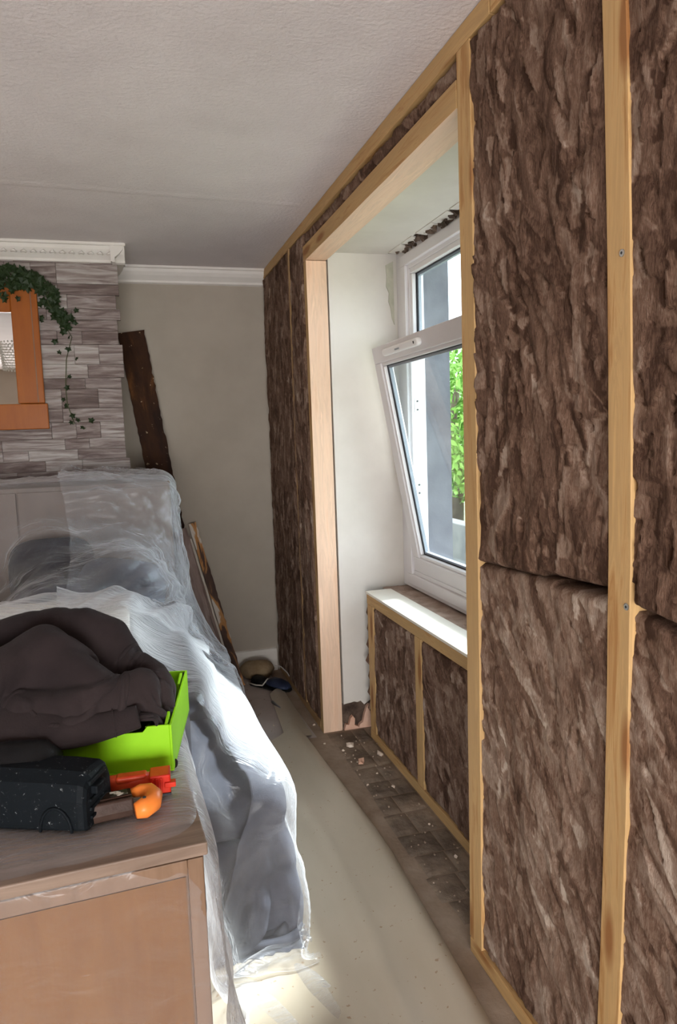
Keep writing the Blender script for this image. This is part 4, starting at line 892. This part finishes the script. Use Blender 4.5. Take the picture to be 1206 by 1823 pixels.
def leafpos(px, py, s, y=3.955):
    p = at_y(px, py, y + rl.uniform(-0.02, 0.012)); o = bpy.data.objects.new('ivy_leaf', lm); C.objects.link(o); o.parent = iv
    o.location = p - Vector((-0.45, 3.95, 2.3)); o.rotation_euler = (R(90) + rl.uniform(-0.7, 0.7), rl.uniform(-0.9, 0.9), rl.uniform(-0.6, 0.6)); o.rotation_euler.rotate_axis('Z', rl.uniform(0, 6.28)); o.scale = (s*1.45, s*1.45, s*1.45)
for k in range(95):
    u = rl.random(); leafpos(-15 + 95*u, 482 + 22*rl.random() + 12*u*rl.random(), rl.uniform(0.030, 0.05), 3.93)
for k in range(10): leafpos(rl.uniform(0, 38), rl.uniform(500, 540), rl.uniform(0.025, 0.04), 3.93)
for k in range(48):
    u = rl.random(); leafpos(78 + 45*u + rl.uniform(-8, 8), 515 + 65*u*rl.uniform(0.7, 1) + rl.uniform(-8, 18), rl.uniform(0.028, 0.043))
for px, py in ((66, 545), (70, 562), (74, 575), (130, 552), (132, 565), (135, 580), (118, 592), (125, 598), (104, 610), (110, 627), (128, 624), (133, 640), (120, 668), (117, 685), (117, 713), (121, 726), (127, 735), (130, 750), (134, 748), (150, 765), (158, 752)):
    leafpos(px, py, rl.uniform(0.020, 0.031), 3.97)
pth = [at_y(*q) - Vector((-0.45, 3.95, 2.3)) for q in ((-10, 495, 3.94), (40, 485, 3.94), (80, 505, 3.94), (86, 540, 3.95), (110, 570, 3.96), (128, 600, 3.97), (118, 640, 3.975), (117, 690, 3.975), (120, 720, 3.975), (133, 755, 3.975))]
MB().tube(pth, 0.0022, 5).build('stem', M['vine'], iv, smooth=True)

# ---------------------------------------------------------------- small things on the floor
def lumpy(name, label, cat, loc, s, m, seed, sub=3, amp=0.25, rot=0, **k):
    b = bmesh.new(); bmesh.ops.create_icosphere(b, subdivisions=sub, radius=1); r = random.Random(seed); ph = [r.uniform(0, 6) for _ in range(6)]
    for v in b.verts:
        x, y, z = v.co; f = 1 + amp*(math.sin(3*x+ph[0])*math.sin(2.5*y+ph[1]) + 0.5*math.sin(6*z+ph[2]+4*x)*math.sin(5*y+ph[3]))
        v.co = Vector((x*s[0]*f, y*s[1]*f, max(-0.75, z)*s[2]*f))
    zmin = min(v.co.z for v in b.verts)
    for v in b.verts: v.co.z -= zmin
    me = bpy.data.meshes.new(name); b.to_mesh(me); b.free()
    if sub > 1: me.polygons.foreach_set('use_smooth', [True]*len(me.polygons))
    o = link(name, me, m); o.location = loc; o.rotation_euler = (0, 0, rot); return tag(o, label, cat, **k)
lumpy('sand_lump', 'sandy brown lump lying against the baseboard in the far corner', 'rubble', (0.70, 4.33, 0.006), (0.105, 0.085, 0.062), M['sack'], 3, amp=0.12)
sh = empty('work_shoe', (0.735, 4.13, 0.006), (0, 0, R(-52)), label='black and navy rubber object with a pale edge on the floor, far corner', cat='shoe')
b = MB()
def shoe_section(name, secs, m, parent):
    b = MB(); n = 14; vs = []
    for (x, w2, h0, h1) in secs:
        for k in range(n):
            a = 2*math.pi*k/n; vs.append((x, w2*math.cos(a), h0 + (h1-h0)*(0.5+0.5*math.sin(a))))
    m_ = len(secs); b.add(vs, [(i*n+k, i*n+(k+1) % n, (i+1)*n+(k+1) % n, (i+1)*n+k) for i in range(m_-1) for k in range(n)] + [tuple(range(n)), tuple((m_-1)*n+k for k in range(n))])
    return b.build(name, m, parent, smooth=True)
shoe_section('upper', [(0.0, 0.03, 0.012, 0.045), (0.02, 0.046, 0.012, 0.062), (0.07, 0.052, 0.012, 0.060), (0.12, 0.046, 0.012, 0.045), (0.15, 0.025, 0.012, 0.03)], M['navy'], sh)
shoe_section('heel', [(-0.13, 0.02, 0.012, 0.04), (-0.11, 0.042, 0.012, 0.055), (-0.05, 0.046, 0.012, 0.05), (-0.01, 0.035, 0.012, 0.04)], M['blackrub'], sh)
shoe_section('sole', [(-0.14, 0.02, 0, 0.014), (-0.11, 0.05, 0, 0.014), (-0.03, 0.05, 0, 0.014), (0.08, 0.056, 0, 0.014), (0.13, 0.05, 0, 0.014), (0.16, 0.02, 0, 0.014)], M['blackrub'], sh)
MB().tube([(-0.12, -0.045, 0.016), (-0.06, -0.053, 0.017), (-0.015, -0.045, 0.02), (-0.005, -0.01, 0.05), (0.0, 0.03, 0.045)], 0.0045, 6).build('pale_edge', M['offwhite'], sh, smooth=True)
cb_ = MB().tube([(0.78, 4.36, 0.05), (0.80, 4.34, 0.066), (0.84, 4.28, 0.072), (0.862, 4.20, 0.055), (0.868, 4.16, 0.04)], 0.0035, 6).build('cable', M['cable'], smooth=True); tag(cb_, 'short grey cable looping out of the insulation at floor level', 'cable')
o = MB().tube([(0.70, 3.86, 0.016), (0.725, 3.72, 0.014), (0.735, 3.60, 0.013)], [0.008, 0.009, 0.006], 7).build('tool_rod', M['spacer'], smooth=True); tag(o, 'thin grey metal rod lying beside the vinyl strip edge', 'rod')
def floor_xy(px, py):
    dv = CM.to_3x3() @ Vector(((px-603)/1280, -(py-911.5)/1280, -1)); t_ = -1.5/dv.z; return dv*t_
crumbs = [(623, 1331, 0.034, 'largest pale plaster crumb near the foot of the jamb'), (612, 1340, 0.016, 'small plaster crumb just below the largest crumb by the jamb'), (643, 1361, 0.030, 'pale pink plaster crumb at the near edge of the brick paving'),
          (677, 1347, 0.028, 'upright pale plaster shard against the low frame'), (701, 1403, 0.014, 'slim plaster sliver on the bricks halfway along the alcove'), (560, 1293, 0.013, 'plaster crumb at the foot of the narrow insulation batt'),
          (578, 1326, 0.010, 'tiny plaster crumb by the vinyl edge near the jamb'), (451, 1328, 0.012, 'tiny white crumb on the grey floor beside the dust sheet'), (430, 1274, 0.011, 'tiny white crumb near the red brick bits'),
          (812, 1528, 0.014, 'white crumb on the bricks close to the tall middle stud'), (765, 1470, 0.009, 'tiny white crumb midway along the low frame'), (672, 1379, 0.009, 'tiny white crumb behind the pink plaster crumb'), (655, 1400, 0.010, 'tiny grey crumb on the brick joint')]
for i, (px, py, s_, lab) in enumerate(crumbs):
    p = floor_xy(px, py); lumpy('plaster_crumb', lab, 'rubble', (p.x, p.y, 0.004), (s_*0.5, s_*0.65, s_*0.42), M['pinkplaster'] if i in (2,) else M['crumb'], i+40, sub=1, amp=0.5, rot=i, group='plaster crumbs on the floor')
for i, (px, py, s_) in enumerate(((426, 1290, 0.022), (420, 1297, 0.016), (433, 1281, 0.014), (424, 1302, 0.012), (430, 1292, 0.011))):
    p = floor_xy(px, py); lumpy('brick_crumb', ('largest red brick crumb in the heap by the dust sheet', 'red brick crumb at the left of the heap by the dust sheet', 'red brick crumb at the far end of the small heap', 'smallest red brick crumb, nearest end of the heap', 'red brick crumb lying on the right of the small heap')[i], 'rubble', (p.x, p.y, 0.004), (s_, s_, s_*0.7), M['brickbit'], i+80, sub=1, amp=0.5, rot=i, group='red brick crumbs by the dust sheet')
for i, (px, py, L) in enumerate(((440, 1307, 0.028), (448, 1272, 0.018), (439, 1316, 0.009))):
    p = floor_xy(px, py); o = MB().box((-L, -0.004, 0), (L, 0.004, 0.006)).build('wood_splinter', M['rust'], bevel=0.001); o.location = (p.x, p.y, 0.006); o.rotation_euler = (0, 0, 0.1 + i*0.4)
    tag(o, ('longest dark splinter on the grey floor', 'dark splinter nearest the navy rubber object', 'tiny dark splinter below the longest one')[i], 'splinter', 'dark splinters on the grey floor')
b = MB(); r = random.Random(9)
for k in range(150):
    if r.random() < 0.4: x, y = r.uniform(0.885, 1.07), r.uniform(1.9, 3.3)
    elif r.random() < 0.6: y = r.uniform(1.9, 3.3); x = np.interp(y, [1.9, 2.5, 3.3], [0.33+.08, 0.47, 0.47]) + r.gauss(0, 0.012)
    else: x, y = r.uniform(0.5, 0.75), r.uniform(3.4, 4.2)
    s_ = r.uniform(0.001, 0.003); z0 = 0.018 if 1.8 < y < 3.33 and x < 0.8 else 0.012
    b.box((-s_, -s_, -s_), (s_, s_*1.4, s_), 0, Matrix.Translation((x, y, z0)) @ Euler((r.random()*3, r.random()*3, 0)).to_matrix().to_4x4())
o = b.build('floor_grit', M['dust']); tag(o, 'scattered brown grit on the floor and along the vinyl edge', 'debris', kind='stuff')
